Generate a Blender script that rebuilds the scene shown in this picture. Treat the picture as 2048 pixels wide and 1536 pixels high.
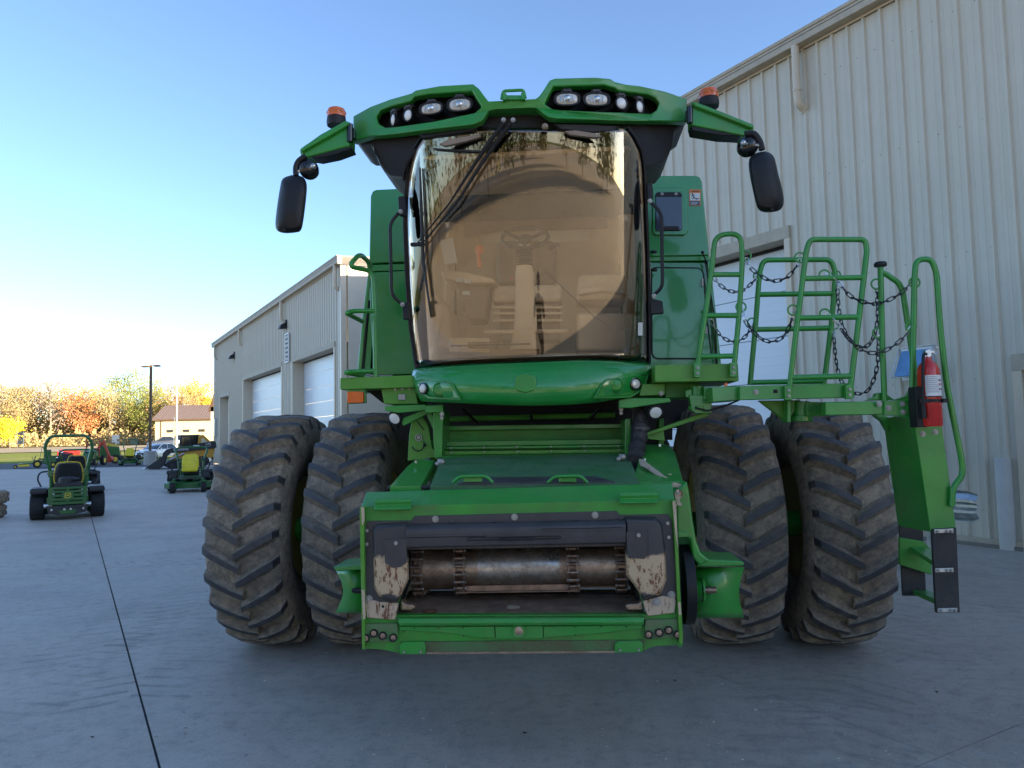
import bpy, bmesh, math, random
from math import sin, cos, pi, radians as R, sqrt, atan2, tan
from mathutils import Vector as Vec, Matrix
random.seed(7)
sc = bpy.context.scene
for o in list(bpy.data.objects): bpy.data.objects.remove(o)
# ---------------------------------------------------------------- camera
FPX = 1500.0; CAMZ = 1.68; PITCH = R(3.78); ROLL = R(1.2); YAW = R(4.2)
fwd = Vec((0, cos(PITCH), sin(PITCH))); up0 = Vec((0, -sin(PITCH), cos(PITCH)))
rgt = Vec((1, 0, 0))*cos(ROLL) - up0*sin(ROLL)
upv = Vec((1, 0, 0))*sin(ROLL) + up0*cos(ROLL)
cam = bpy.data.objects.new('camera', bpy.data.cameras.new('camera'))
sc.collection.objects.link(cam)
m = Matrix((rgt, upv, -fwd)).transposed().to_4x4(); m.translation = Vec((0, 0, CAMZ))
cam.matrix_world = m
cam.data.sensor_width = 36; cam.data.lens = 36*FPX/2048
cam.data.clip_start = 0.05; cam.data.clip_end = 3000
sc.camera = cam
# ---------------------------------------------------------------- light
SUN_AZ = R(65)      # measured from straight behind the camera towards its right
SUN_EL = R(13.0)
world = bpy.data.worlds.new('World'); sc.world = world; world.use_nodes = True
nt = world.node_tree; nt.nodes.clear()
sky = nt.nodes.new('ShaderNodeTexSky'); sky.sky_type = 'NISHITA'; sky.sun_disc = False
sky.sun_elevation = SUN_EL
to_sun = Vec((sin(SUN_AZ)*cos(SUN_EL), -cos(SUN_AZ)*cos(SUN_EL), sin(SUN_EL)))
sky.sun_rotation = atan2(to_sun.x, to_sun.y)
sky.altitude = 200; sky.air_density = 0.65; sky.dust_density = 0.5; sky.ozone_density = 2.0
bg = nt.nodes.new('ShaderNodeBackground'); bg.inputs['Strength'].default_value = 0.105
wo = nt.nodes.new('ShaderNodeOutputWorld')
nt.links.new(sky.outputs[0], bg.inputs[0]); nt.links.new(bg.outputs[0], wo.inputs[0])
sl = bpy.data.lights.new('sun', 'SUN'); sl.energy = 5.0; sl.angle = R(0.5); sl.color = (1, 0.86, 0.66)
so = bpy.data.objects.new('sun', sl); sc.collection.objects.link(so)
so.rotation_euler = to_sun.to_track_quat('Z', 'Y').to_euler(); so.location = (30, -20, 20)
sc.view_settings.view_transform = 'Standard'; sc.view_settings.look = 'None'
sc.view_settings.exposure = 2.1; sc.view_settings.gamma = 1
sc.view_settings.use_curve_mapping = False
sc.render.engine = 'CYCLES'
sc.cycles.max_bounces = 8; sc.cycles.transparent_max_bounces = 12
sc.cycles.use_denoising = True
sc.cycles.sample_clamp_indirect = 6
sc.cycles.caustics_reflective = False; sc.cycles.caustics_refractive = False

# ---------------------------------------------------------------- projection helpers
def ray(x, y):
    return fwd + rgt*((x-1024)/FPX) - upv*((y-768)/FPX)
CO = Vec((0, 0, CAMZ))
UA = Vec((cos(YAW), -sin(YAW), 0)); VA = Vec((sin(YAW), cos(YAW), 0))
U0 = -0.23; V0 = 6.1
def P(x, y, v):
    """point seen at photo pixel x, y on the plane v metres ahead, in the harvester's own frame"""
    d = ray(x, y); t = v/d.dot(VA); w = CO + d*t
    return Vec((w.dot(UA)-U0, v-V0, w.z))
def G(x, y, z=0.0):
    d = ray(x, y); t = (z-CAMZ)/d.z; return CO + d*t
def D(x, y, dist):
    d = ray(x, y); return CO + d*(dist/d.y)

# ---------------------------------------------------------------- mesh builder
class MB:
    def __init__(s): s.v = []; s.f = []; s.m = []; s.sm = []
    def add(s, vs, fs, mi=0, sm=False):
        b = len(s.v); s.v += [tuple(v) for v in vs]
        for f in fs: s.f.append(tuple(i+b for i in f)); s.m.append(mi); s.sm.append(sm)
        return s
    def prism(s, pts, vec, mi=0):
        n = len(pts); vec = Vec(vec); pts = [Vec(p) for p in pts]
        vs = pts + [p+vec for p in pts]
        s.add(vs, [tuple(range(n)), tuple(range(2*n-1, n-1, -1))] + [(i, i+n, (i+1) % n+n, (i+1) % n) for i in range(n)], mi)
        return s
    def ext(s, px, v0, v1, mi=0):
        """outline given in photo pixels on plane v0, pushed back to v1 as a straight solid"""
        return s.prism([P(x, y, v0) for x, y in px], (0, v1-v0, 0), mi)
    def rect(s, x0, y0, x1, y1, v0, v1, mi=0):
        return s.ext([(x0, y0), (x1, y0), (x1, y1), (x0, y1)], v0, v1, mi)
    def box(s, c, d, rz=0, mi=0, rx=0):
        c = Vec(c); dx, dy, dz = d[0]/2, d[1]/2, d[2]/2
        M = Matrix.Rotation(rz, 3, 'Z') @ Matrix.Rotation(rx, 3, 'X')
        vs = [c + M @ Vec((a*dx, b*dy, e*dz)) for a in (-1, 1) for b in (-1, 1) for e in (-1, 1)]
        s.add(vs, [(0, 1, 3, 2), (4, 6, 7, 5), (0, 4, 5, 1), (2, 3, 7, 6), (0, 2, 6, 4), (1, 5, 7, 3)], mi)
        return s
    def loft(s, rings, mi=0, cap=True, sm=False, closed=True):
        n = len(rings[0]); vs = [p for r in rings for p in r]; fs = []
        for k in range(len(rings)-1):
            for i in range(n if closed else n-1):
                j = (i+1) % n
                fs.append((k*n+i, k*n+j, (k+1)*n+j, (k+1)*n+i))
        s.add(vs, fs, mi, sm)
        if cap and closed:
            s.add(rings[0], [tuple(range(n-1, -1, -1))], mi); s.add(rings[-1], [tuple(range(n))], mi)
        return s
    def tube(s, path, r, n=10, closed=False, mi=0):
        path = [Vec(p) for p in path]; k = len(path); rings = []
        rr = r if hasattr(r, '__len__') else [r]*k
        ref = None
        for i, p in enumerate(path):
            if closed: t = path[(i+1) % k]-path[i-1]
            else: t = path[min(i+1, k-1)]-path[max(i-1, 0)]
            t.normalize()
            if ref is None:
                ref = Vec((0, 0, 1)) if abs(t.z) < .9 else Vec((1, 0, 0))
            a = (ref - t*ref.dot(t)).normalized(); ref = a; b = t.cross(a)
            rings.append([p + (a*cos(2*pi*q/n)+b*sin(2*pi*q/n))*rr[i] for q in range(n)])
        if closed: rings.append(rings[0]); s.loft(rings, mi, False, True)
        else: s.loft(rings, mi, True, True)
        return s
    def lathe(s, prof, o, ax, n=24, mi=0, cap=True, sm=True):
        o = Vec(o); ax = Vec(ax).normalized()
        ref = Vec((0, 0, 1)) if abs(ax.z) < .9 else Vec((1, 0, 0))
        a = (ref-ax*ref.dot(ax)).normalized(); b = ax.cross(a)
        rings = [[o+ax*h+(a*cos(2*pi*q/n)+b*sin(2*pi*q/n))*max(r, 1e-4) for q in range(n)] for r, h in prof]
        s.loft(rings, mi, cap, sm); return s
    def cyl(s, p, q, r, n=16, mi=0, r2=None):
        p = Vec(p); q = Vec(q); L = (q-p).length
        return s.lathe([(r, 0), (r if r2 is None else r2, L)], p, q-p, n, mi)
    def ball(s, c, r, n=12, mi=0, sc=(1, 1, 1)):
        rings = []
        for k in range(1, n//2):
            th = pi*k/(n//2)
            rings.append([Vec(c)+Vec((sc[0]*r*sin(th)*cos(2*pi*q/n), sc[1]*r*sin(th)*sin(2*pi*q/n), sc[2]*r*cos(th))) for q in range(n)])
        return s.loft(rings, mi, True, True)
    def ring(s, outer, inner, mi=0):
        """flat or warped face between two outlines of equal length"""
        n = len(outer)
        return s.add(list(outer)+list(inner), [(i, (i+1) % n, n+(i+1) % n, n+i) for i in range(n)], mi)

def rp(pts, rad=.05, seg=5):
    """round the inner corners of a path"""
    pts = [Vec(p) for p in pts]; out = [pts[0]]
    for i in range(1, len(pts)-1):
        a, b, c = pts[i-1], pts[i], pts[i+1]
        r = min(rad, (a-b).length*.45, (c-b).length*.45)
        p = b+(a-b).normalized()*r; q = b+(c-b).normalized()*r
        for k in range(seg+1):
            t = k/seg; out.append(p*(1-t)**2+b*2*t*(1-t)+q*t*t)
    out.append(pts[-1]); return out
def cr(pts, k=6):
    """smooth curve through points (Catmull-Rom), any dimension"""
    pts = [Vec(p) for p in pts]; n = len(pts); out = []
    for i in range(n-1):
        p0 = pts[max(i-1, 0)]; p1 = pts[i]; p2 = pts[i+1]; p3 = pts[min(i+2, n-1)]
        for j in range(k):
            t = j/k
            out.append(.5*((2*p1)+(p2-p0)*t+(2*p0-5*p1+4*p2-p3)*t*t+(3*p1-p0-3*p2+p3)*t**3))
    out.append(pts[-1]); return out

def mk(name, mb, mats, parent=None, bevel=0, seg=2, smooth=None, label=None, cat=None, group=None, kind=None, loc=None, rz=None, shadeall=False):
    me = bpy.data.meshes.new(name); me.from_pydata(mb.v, [], mb.f)
    if not isinstance(mats, (list, tuple)): mats = [mats]
    for m_ in mats: me.materials.append(m_)
    me.polygons.foreach_set('material_index', mb.m)
    bm = bmesh.new(); bm.from_mesh(me); bmesh.ops.remove_doubles(bm, verts=bm.verts, dist=1e-5)
    bmesh.ops.recalc_face_normals(bm, faces=bm.faces); bm.to_mesh(me); bm.free()
    o = bpy.data.objects.new(name, me); sc.collection.objects.link(o)
    if parent: o.parent = parent
    if loc is not None: o.location = loc
    if rz is not None: o.rotation_euler.z = rz
    sm_on = smooth if smooth is not None else True
    if sm_on:
        me.shade_smooth(); me.set_sharp_from_angle(angle=R(180 if shadeall else 38))
    if bevel:
        b = o.modifiers.new('bevel', 'BEVEL'); b.width = bevel; b.segments = seg; b.limit_method = 'ANGLE'
        b.angle_limit = R(35); b.harden_normals = True
    tag(o, label, cat, group, kind)
    return o
def tag(o, label=None, cat=None, group=None, kind=None):
    if label: o['label'] = label
    if cat: o['category'] = cat
    if group: o['group'] = group
    if kind: o['kind'] = kind
    return o
def empty(name, label, cat, loc=(0, 0, 0), rz=0, group=None, sc_=1):
    o = bpy.data.objects.new(name, None); sc.collection.objects.link(o)
    o.location = loc; o.rotation_euler = (0, 0, rz); o.scale = (sc_,)*3; o.empty_display_size = .3
    return tag(o, label, cat, group)
def copy_tree(o, parent=None):
    c = o.copy(); sc.collection.objects.link(c); c.parent = parent
    for ch in [x for x in bpy.data.objects if x.parent == o and x is not c]: copy_tree(ch, c)
    return c
def text(name, s, size, mat, parent, loc, rot, depth=.002, xs=1, align='CENTER'):
    cu = bpy.data.curves.new('t', 'FONT'); cu.body = s; cu.size = size; cu.extrude = depth
    cu.align_x = align; cu.align_y = 'CENTER'; cu.resolution_u = 2
    t = bpy.data.objects.new('t', cu); sc.collection.objects.link(t)
    bpy.context.view_layer.update()
    me = bpy.data.meshes.new_from_object(t); bpy.data.objects.remove(t)
    me.materials.clear(); me.materials.append(mat)
    o = bpy.data.objects.new(name, me); sc.collection.objects.link(o)
    o.parent = parent; o.location = loc; o.rotation_euler = rot; o.scale = (xs, 1, 1)
    return o

# ---------------------------------------------------------------- materials
def new_mat(name):
    m = bpy.data.materials.new(name); m.use_nodes = True
    return m, m.node_tree, m.node_tree.nodes['Principled BSDF']
def noise(nt, scale, detail=4, rough=.6, vec=None, sc3=None):
    n = nt.nodes.new('ShaderNodeTexNoise'); n.inputs['Scale'].default_value = scale
    n.inputs['Detail'].default_value = detail; n.inputs['Roughness'].default_value = rough
    if vec is None:
        tc = nt.nodes.new('ShaderNodeTexCoord'); vec = tc.outputs['Object']
    if sc3:
        mp = nt.nodes.new('ShaderNodeMapping'); mp.inputs['Scale'].default_value = sc3
        nt.links.new(vec, mp.inputs[0]); vec = mp.outputs[0]
    nt.links.new(vec, n.inputs['Vector']); return n.outputs['Fac']
def ramp(nt, fac, stops):
    r = nt.nodes.new('ShaderNodeValToRGB'); nt.links.new(fac, r.inputs[0])
    e = r.color_ramp.elements
    while len(e) < len(stops): e.new(0.5)
    for q, (p, c) in zip(e, stops):
        q.position = p; q.color = (*c, 1) if hasattr(c, '__len__') else (c, c, c, 1)
    return r.outputs[0]
def mixc(nt, fac, a, b, mode='MIX'):
    n = nt.nodes.new('ShaderNodeMix'); n.data_type = 'RGBA'; n.blend_type = mode
    for sock, val in ((n.inputs[0], fac), (n.inputs[6], a), (n.inputs[7], b)):
        if hasattr(val, 'default_value') or hasattr(val, 'links'): nt.links.new(val, sock)
        elif hasattr(val, '__len__'): sock.default_value = (*val, 1)
        else: sock.default_value = val
    return n.outputs[2]
def math_(nt, op, a, b=None, c=None):
    n = nt.nodes.new('ShaderNodeMath'); n.operation = op
    for s_, v_ in zip(n.inputs, (a, b, c)):
        if v_ is None: continue
        if isinstance(v_, (int, float)): s_.default_value = v_
        else: nt.links.new(v_, s_)
    return n.outputs[0]
def mat(name, col, rough=.5, metal=0, var=.12, vs=6, bump=0, bs=60, dust=0, dcol=(.22, .17, .12), coat=0, spec=None, emit=None, alpha=None, ds=3, dth=.5):
    m, nt, b = new_mat(name)
    n1 = noise(nt, vs, 5)
    c = ramp(nt, n1, [(.3, tuple(x*(1-var) for x in col)), (.7, tuple(min(1, x*(1+var)) for x in col))])
    if dust:
        n2 = noise(nt, ds, 8, .7); f = ramp(nt, n2, [(dth-.08, 0), (dth+.22, 1)])
        n3 = noise(nt, ds*14, 4, .7); f3 = ramp(nt, n3, [(.35, .35), (.65, 1)])
        f = math_(nt, 'MULTIPLY', math_(nt, 'MULTIPLY', f, f3), dust)
        c = mixc(nt, f, c, dcol)
        rr = math_(nt, 'ADD', math_(nt, 'MULTIPLY', f, .6), rough); nt.links.new(rr, b.inputs['Roughness'])
    else:
        n4 = noise(nt, vs*2.3, 3); rr = math_(nt, 'ADD', math_(nt, 'MULTIPLY', n4, .12), rough-.06); nt.links.new(rr, b.inputs['Roughness'])
    nt.links.new(c, b.inputs['Base Color']); b.inputs['Metallic'].default_value = metal
    if coat: b.inputs['Coat Weight'].default_value = coat; b.inputs['Coat Roughness'].default_value = .06
    if spec is not None: b.inputs['Specular IOR Level'].default_value = spec
    if bump:
        bp = nt.nodes.new('ShaderNodeBump'); bp.inputs['Strength'].default_value = bump; bp.inputs['Distance'].default_value = .01
        nt.links.new(noise(nt, bs, 5, .65), bp.inputs['Height']); nt.links.new(bp.outputs[0], b.inputs['Normal'])
    if emit: b.inputs['Emission Color'].default_value = (*emit[0], 1); b.inputs['Emission Strength'].default_value = emit[1]
    return m
M = {}
M['green'] = mat('green paint', (.02, .27, .03), .33, var=.10, dust=.34, coat=.35, ds=2.5)
M['green_gloss'] = mat('glossy green panel', (.014, .26, .04), .2, var=.05, dust=.14, coat=.7)
M['green_dirty'] = mat('dirty green paint', (.04, .28, .03), .42, var=.1, dust=.65, ds=4, dth=.47, dcol=(.14, .10, .065))
M['green_olive'] = mat('weathered green paint', (.08, .29, .025), .38, var=.1, dust=.35, ds=6, dth=.5)
M['green_dusty'] = mat('dusty green cover', (.04, .17, .05), .5, var=.15, dust=.75, ds=3, dth=.42, dcol=(.10, .11, .085), bump=.2)
M['black'] = mat('black plastic', (.013, .013, .015), .5, bump=.15, bs=300, spec=.35)
M['black_gloss'] = mat('black gloss', (.008, .008, .01), .2, coat=.3)
M['black_steel'] = mat('black painted steel', (.05, .045, .048), .42, var=.2, dust=.25, ds=6, dth=.5, dcol=(.12, .10, .10), bump=.1)
M['void'] = mat('painted cavity shade', (.012, .011, .010), .8)  # near-black colour puts the shade of cavities, gaps and holes into the surface
M['rubber'] = mat('black rubber', (.022, .022, .025), .6, bump=.3, bs=120, dust=.3, ds=8)
M['steel'] = mat('zinc bolt', (.38, .36, .33), .5, metal=.6)
M['galv'] = mat('galvanised steel', (.55, .58, .6), .3, metal=.9, var=.25, vs=12)
M['drum'] = mat('worn drum steel', (.45, .33, .25), .30, metal=.85, var=.3, vs=9, dust=.85, ds=7, dth=.46, dcol=(.16, .075, .035), bump=.2, bs=80)
M['chainst'] = mat('oily chain steel', (.30, .20, .15), .38, metal=.8, var=.4, vs=25, dust=.5, ds=20, dcol=(.12, .045, .02))
M['floor_grime'] = mat('grimy feeder floor', (.26, .17, .115), .6, var=.35, vs=12, dust=.5, ds=5, dcol=(.07, .05, .04), bump=.4, bs=40)
M['wear'] = None
M['zinc'] = mat('zinc plated black chain', (.02, .02, .03), .35, metal=.3)
M['amber'] = mat('amber lens', (.75, .13, .01), .15, var=.1, vs=20, coat=.5)
M['amber'].node_tree.nodes['Principled BSDF'].inputs['Subsurface Weight'].default_value = .3
M['lens'] = mat('clear lamp lens', (.66, .60, .52), .2, metal=.0, var=.25, vs=40, coat=.8)
M['white_lens'] = mat('frosted lamp lens', (.85, .84, .82), .2, var=.08, coat=.8)
M['beige'] = mat('beige cab trim', (.78, .62, .45), .6, var=.06)
M['beige_dark'] = mat('brown cab trim', (.27, .20, .145), .65)
M['seat_cloth'] = mat('tan seat fabric', (.75, .62, .47), .85, bump=.3, bs=200)
M['yellow'] = mat('yellow paint', (.75, .55, .02), .35, dust=.3, dcol=(.2, .15, .08))
M['rim'] = mat('yellow wheel paint', (.40, .27, .015), .5, dust=.8, dcol=(.16, .12, .07))
M['red'] = mat('red enamel', (.55, .022, .015), .2, var=.04, coat=.5)
M['white'] = mat('white paint', (.78, .78, .77), .4, var=.03)
M['label'] = mat('printed label', (.75, .75, .74), .5, var=.03)
M['ink'] = mat('black ink', (.02, .02, .02), .6)
M['orange'] = mat('orange print', (.75, .22, .05), .5)
M['orange_tool'] = mat('orange lever grip', (.85, .2, .06), .5)
M['navy'] = mat('dark tinted window', (.02, .03, .05), .12, coat=.6)
M['blue'] = mat('faded blue sheet', (.12, .27, .48), .5, var=.15)

def tyre_mats():
    m, nt, b = new_mat('dusty tyre rubber')
    n1 = noise(nt, 3.5, 8, .7); n2 = noise(nt, 22, 6, .7); n3 = noise(nt, 90, 4, .7)
    c = ramp(nt, n1, [(.32, (.16, .125, .095)), (.5, (.27, .215, .155)), (.68, (.40, .32, .22))])
    c = mixc(nt, ramp(nt, n2, [(.40, 0), (.62, .65)]), c, (.075, .065, .058))
    c = mixc(nt, ramp(nt, n3, [(.56, 0), (.72, .5)]), c, (.48, .39, .28))
    nt.links.new(c, b.inputs['Base Color']); b.inputs['Roughness'].default_value = .75
    bp = nt.nodes.new('ShaderNodeBump'); bp.inputs['Strength'].default_value = .5; bp.inputs['Distance'].default_value = .012
    nt.links.new(n2, bp.inputs['Height']); nt.links.new(bp.outputs[0], b.inputs['Normal'])
    m2, nt, b = new_mat('worn lug rubber')
    n1 = noise(nt, 9, 7, .7); n3 = noise(nt, 60, 5, .7)
    c = ramp(nt, n1, [(.35, (.034, .034, .038)), (.6, (.068, .066, .068)), (.75, (.17, .14, .11))])
    c = mixc(nt, ramp(nt, n3, [(.55, 0), (.75, .5)]), c, (.10, .09, .08))
    nt.links.new(c, b.inputs['Base Color']); b.inputs['Roughness'].default_value = .5
    bp = nt.nodes.new('ShaderNodeBump'); bp.inputs['Strength'].default_value = .4; bp.inputs['Distance'].default_value = .008
    nt.links.new(n3, bp.inputs['Height']); nt.links.new(bp.outputs[0], b.inputs['Normal'])
    return m, m2
M['tyre'], M['lug'] = tyre_mats()
M['lug_edge'] = mat('worn lug edge', (.17, .15, .13), .7, var=.5, vs=14)
M['polished'] = mat('polished drum band', (.50, .44, .40), .24, metal=.9, var=.3, vs=30, dust=1, ds=12, dth=.44, dcol=(.20, .125, .075))

def wear_mat():
    """black paint worn through to beige primer and rust in the lower part of the shields"""
    m, nt, b = new_mat('worn black shield paint')
    tc = nt.nodes.new('ShaderNodeTexCoord'); sp = nt.nodes.new('ShaderNodeSeparateXYZ'); nt.links.new(tc.outputs['Object'], sp.inputs[0])
    z = sp.outputs['Z']
    n1 = noise(nt, 9, 6, .65, sc3=(1.6, 1, .5)); n2 = noise(nt, 34, 7, .75, sc3=(1.5, 1, .6)); n3 = noise(nt, 5, 5)
    zz = math_(nt, 'ADD', z, math_(nt, 'MULTIPLY', math_(nt, 'SUBTRACT', n1, .5), .16))
    lo = ramp(nt, math_(nt, 'DIVIDE', zz, 1.5), [(.603, 0), (.61, 1)])
    hi = ramp(nt, math_(nt, 'DIVIDE', zz, 1.5), [(.725, 1), (.735, 0)])
    f = math_(nt, 'MULTIPLY', lo, hi)
    prim = mixc(nt, n3, (.56, .40, .23), (.46, .33, .22))
    rust = ramp(nt, n2, [(.545, 0), (.575, 1)])
    prim = mixc(nt, rust, prim, (.16, .055, .022))
    c = mixc(nt, f, (.042, .04, .045), prim)
    nt.links.new(c, b.inputs['Base Color']); b.inputs['Roughness'].default_value = .42
    return m
M['wear'] = wear_mat()
def prim_mat():
    m, nt, b = new_mat('bare plate with rust runs')
    n2 = noise(nt, 16, 7, .75, sc3=(2.2, 1, .45)); n3 = noise(nt, 5, 5)
    c = mixc(nt, n3, (.58, .43, .30), (.46, .35, .25))
    c = mixc(nt, ramp(nt, n2, [(.55, 0), (.6, 1)]), c, (.15, .055, .025))
    nt.links.new(c, b.inputs['Base Color']); b.inputs['Roughness'].default_value = .5
    return m
M['primer'] = prim_mat()

def glass_mat(name, tint, rough=0.0, ior=1.5, refl=1.0):
    m = bpy.data.materials.new(name); m.use_nodes = True; nt = m.node_tree; nt.nodes.clear()
    o = nt.nodes.new('ShaderNodeOutputMaterial'); mx = nt.nodes.new('ShaderNodeMixShader')
    t = nt.nodes.new('ShaderNodeBsdfTransparent'); t.inputs[0].default_value = (*tint, 1)
    g = nt.nodes.new('ShaderNodeBsdfGlossy'); g.inputs['Roughness'].default_value = rough
    fr = nt.nodes.new('ShaderNodeFresnel'); fr.inputs[0].default_value = ior
    k = math_(nt, 'MULTIPLY', fr.outputs[0], refl)
    nt.links.new(k, mx.inputs[0]); nt.links.new(t.outputs[0], mx.inputs[1]); nt.links.new(g.outputs[0], mx.inputs[2])
    nt.links.new(mx.outputs[0], o.inputs[0]); return m
M['glass'] = glass_mat('tinted cab glass', (1.0, .95, .87), 0.0, 1.5, 2.6)
M['car_glass'] = mat('dark car glass', (.01, .012, .015), .05, coat=1)
# ================================================================ the combine harvester
CB = empty('combine_harvester', 'huge green combine harvester parked head-on with four tall tyres and its cab lights up high', 'combine harvester',
           (U0*UA+V0*VA), -YAW)
def part(name, mb, m_, bevel=.004, parent=None, **k): return mk(name, mb, m_, parent or CB, bevel=bevel, **k)
def plate(outer, holes, vec):
    """solid plate with holes: outlines are lists of local points"""
    mb = MB(); bm = bmesh.new(); es = []
    for lp in [outer]+holes:
        vs = [bm.verts.new(p) for p in lp]
        es += [bm.edges.new((vs[i], vs[(i+1) % len(vs)])) for i in range(len(vs))]
    bmesh.ops.triangle_fill(bm, use_beauty=True, use_dissolve=False, edges=es)
    bm.verts.index_update(); vec = Vec(vec); n = len(bm.verts)
    V = [v.co.copy() for v in bm.verts]; Fc = [[v.index for v in f.verts] for f in bm.faces]; bm.free()
    mb.v = [tuple(p) for p in V]+[tuple(p+vec) for p in V]
    for f in Fc: mb.f.append(tuple(f)); mb.f.append(tuple(i+n for i in reversed(f)))
    k = 0
    for lp in [outer]+holes:
        L = len(lp)
        for i in range(L): mb.f.append((k+i, k+(i+1) % L, k+(i+1) % L+n, k+i+n))
        k += L
    mb.m = [0]*len(mb.f); mb.sm = [False]*len(mb.f); return mb
def PP(pts, v): return [P(x, y, v) for x, y in pts]
def bolt(x, y, v, r=.011, name='bolt', parent=None, m_='steel', washer=True):
    c = P(x, y, v); mb = MB()
    if washer: mb.cyl(c, c+Vec((0, -.003, 0)), r*1.5, 14)
    mb.cyl(c+Vec((0, -.003, 0)), c+Vec((0, -.012, 0)), r, 6)
    mb.ball(c+Vec((0, -.012, 0)), r*.6, 8, sc=(1, .5, 1))
    return mk(name, mb, M[m_], parent or CB)

# ---- wheels
def tyre_mesh(Rt=.945, hw=.272, rr=.45, nl=27):
    mb = MB(); k = Rt/.93
    prof = [(-.80*hw, rr), (-.86*hw, rr+.02), (-1.10*hw, .60*k), (-1.17*hw, .68*k), (-1.12*hw, .76*k), (-1.02*hw, .82*k), (-.88*hw, .853*k), (-.6*hw, .868*k), (-.25*hw, .875*k)]
    prof = prof+[(-a, b) for a, b in reversed(prof)]
    n = 96; rings = [[(s, -r*cos(2*pi*q/n), r*sin(2*pi*q/n)) for q in range(n)] for s, r in prof]
    mb.loft(rings, 0, False, True)
    mb.loft([rings[0], [(p[0], p[1]*.97, p[2]*.97) for p in rings[-1]]], 0, False, True)
    S = [0, .18, .4, .62, .82, .97, 1.045]; top = [.926, .93, .929, .925, .914, .893, .83]; base = [.86, .862, .86, .855, .84, .80, .755]
    for side in (-1, 1):
        for q in range(nl):
            ph0 = 2*pi*(q+(.5 if side > 0 else 0))/nl + random.uniform(-.004, .004)
            secs = []
            for j, t in enumerate(S):
                s = side*hw*(t*1.0+(.0 if j else -.07)); off = (.155*(t**.85))/.93
                wt = (.025+.004*t)/.93; wb = (.054+.012*t)/.93
                ph = ph0+off; ro = top[j]*k+random.uniform(-.003, .003); rb = base[j]*k
                def c(a, r): return (s, -r*cos(a), r*sin(a))
                secs.append([c(ph-wb, rb), c(ph-wt*1.12, ro-.012), c(ph-wt*.9, ro), c(ph+wt*.9, ro), c(ph+wt*1.12, ro-.012), c(ph+wb, rb)])
            b = len(mb.v); n6 = 6
            mb.v += [p for r in secs for p in r]
            for j in range(len(S)-1):
                for i in range(5):
                    mb.f.append((b+j*n6+i, b+j*n6+i+1, b+(j+1)*n6+i+1, b+(j+1)*n6+i)); mb.m.append((0, 2, 1, 2, 0)[i]); mb.sm.append(True)
            mb.f.append(tuple(b+i for i in range(6))); mb.m.append(0); mb.sm.append(False)
            mb.f.append(tuple(b+(len(S)-1)*n6+i for i in range(6))); mb.m.append(1); mb.sm.append(False)
    mb.v = [(x, y, max(z, -.923*k)) for x, y, z in mb.v]
    return mb
tyre_src = None
def wheel(U, V, k=1.0, flip=1):
    global tyre_src
    mb = MB()
    pr = [(.46, -.20), (.45, -.19), (.42, -.15), (.41, -.03), (.38, -.02), (.2, -.02), (.12, -.02), (.12, .06), (.03, .06)]
    mb.lathe([(r, h*flip) for r, h in pr], (0, 0, 0), (1, 0, 0), 48)
    mb.lathe([(r, -h*flip) for r, h in pr[:4]], (0, 0, 0), (1, 0, 0), 48, cap=False)
    for q in range(10):
        a = 2*pi*q/10; p = Vec((flip*-.03, .16*cos(a), .16*sin(a))); mb.cyl(p, p+Vec((flip*.06, 0, 0)), .014, 6)
    w = part('wheel', mb, M['rim'], 0); w.location = (U, V+.17, .937*k); w.scale = (k if k < 1 else 1, k, k)
    w.rotation_euler.x = random.uniform(-.0, .0)
    if tyre_src is None:
        t = mk('tyre', tyre_mesh(), [M['tyre'], M['lug'], M['lug_edge']], w); tyre_src = t
    else:
        t = tyre_src.copy(); sc.collection.objects.link(t); t.parent = w
    t.rotation_euler.x = 0
    return w
for U in (-2.20, -1.46, 1.46, 2.21): wheel(U, 0, flip=-1 if U < 0 else 1)
for U in (-1.5, 1.5): wheel(U, 4.0, .78, -1 if U < 0 else 1)
ax = MB(); ax.cyl((-2.1, 0, .93), (2.1, 0, .93), .10, 16); ax.box((0, .05, .95), (2.1, .45, .42)); ax.box((-1.02, 0, .95), (.2, .5, .6)); ax.box((1.02, 0, .95), (.2, .5, .6))
part('front_axle', ax, M['green'], .01)
ax = MB(); ax.box((0, 4.0, .8), (2.6, .3, .25)); ax.box((0, 3.6, 1.1), (.5, 1, .5)); part('rear_axle', ax, M['green'], .01)

# ---- main body behind the cab
b = MB(); b.box((0, 3.2, 1.75), (2.0, 5.4, 1.1)); part('body_frame', b, M['green_dirty'], .01)
b = MB()
b.prism([(-1.3, .38, 1.7), (1.3, .38, 1.7), (1.3, .38, 3.6), (-1.3, .38, 3.6)], (0, 3.9, 0))
part('rear_bulkhead', b, M['void'], .01)
# upper panels
b = MB().ext([(741, 392), (745, 382), (752, 379), (860, 374), (860, 521), (738, 527)], 6.350, 10.5); part('upper_side_panel', b, M['green_gloss'], .012, seg=3)
b = MB().ext([(1240, 351), (1392, 351), (1400, 354), (1404, 362), (1419, 511), (1240, 514)], 6.330, 10.5); part('upper_side_panel', b, M['green_gloss'], .012, seg=3)
b = MB().ext([(737, 530), (860, 525), (860, 538), (737, 543)], 6.370, 10.5); part('panel_ledge', b, M['green'], .004)
b = MB().ext([(1240, 514), (1419, 512), (1421, 521), (1240, 523)], 6.340, 10.5); part('panel_ledge', b, M['green'], .004)
b = MB().ext([(1240, 523), (1413, 524), (1446, 762), (1240, 762)], 6.370, 6.9); part('engine_side_frame', b, M['green_gloss'], .01, seg=3)
b = MB().ext([(1421, 520), (1446, 762), (1438, 762), (1414, 522)], 6.330, 10.5); part('side_shield', b, M['green_gloss'], .006)
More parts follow.
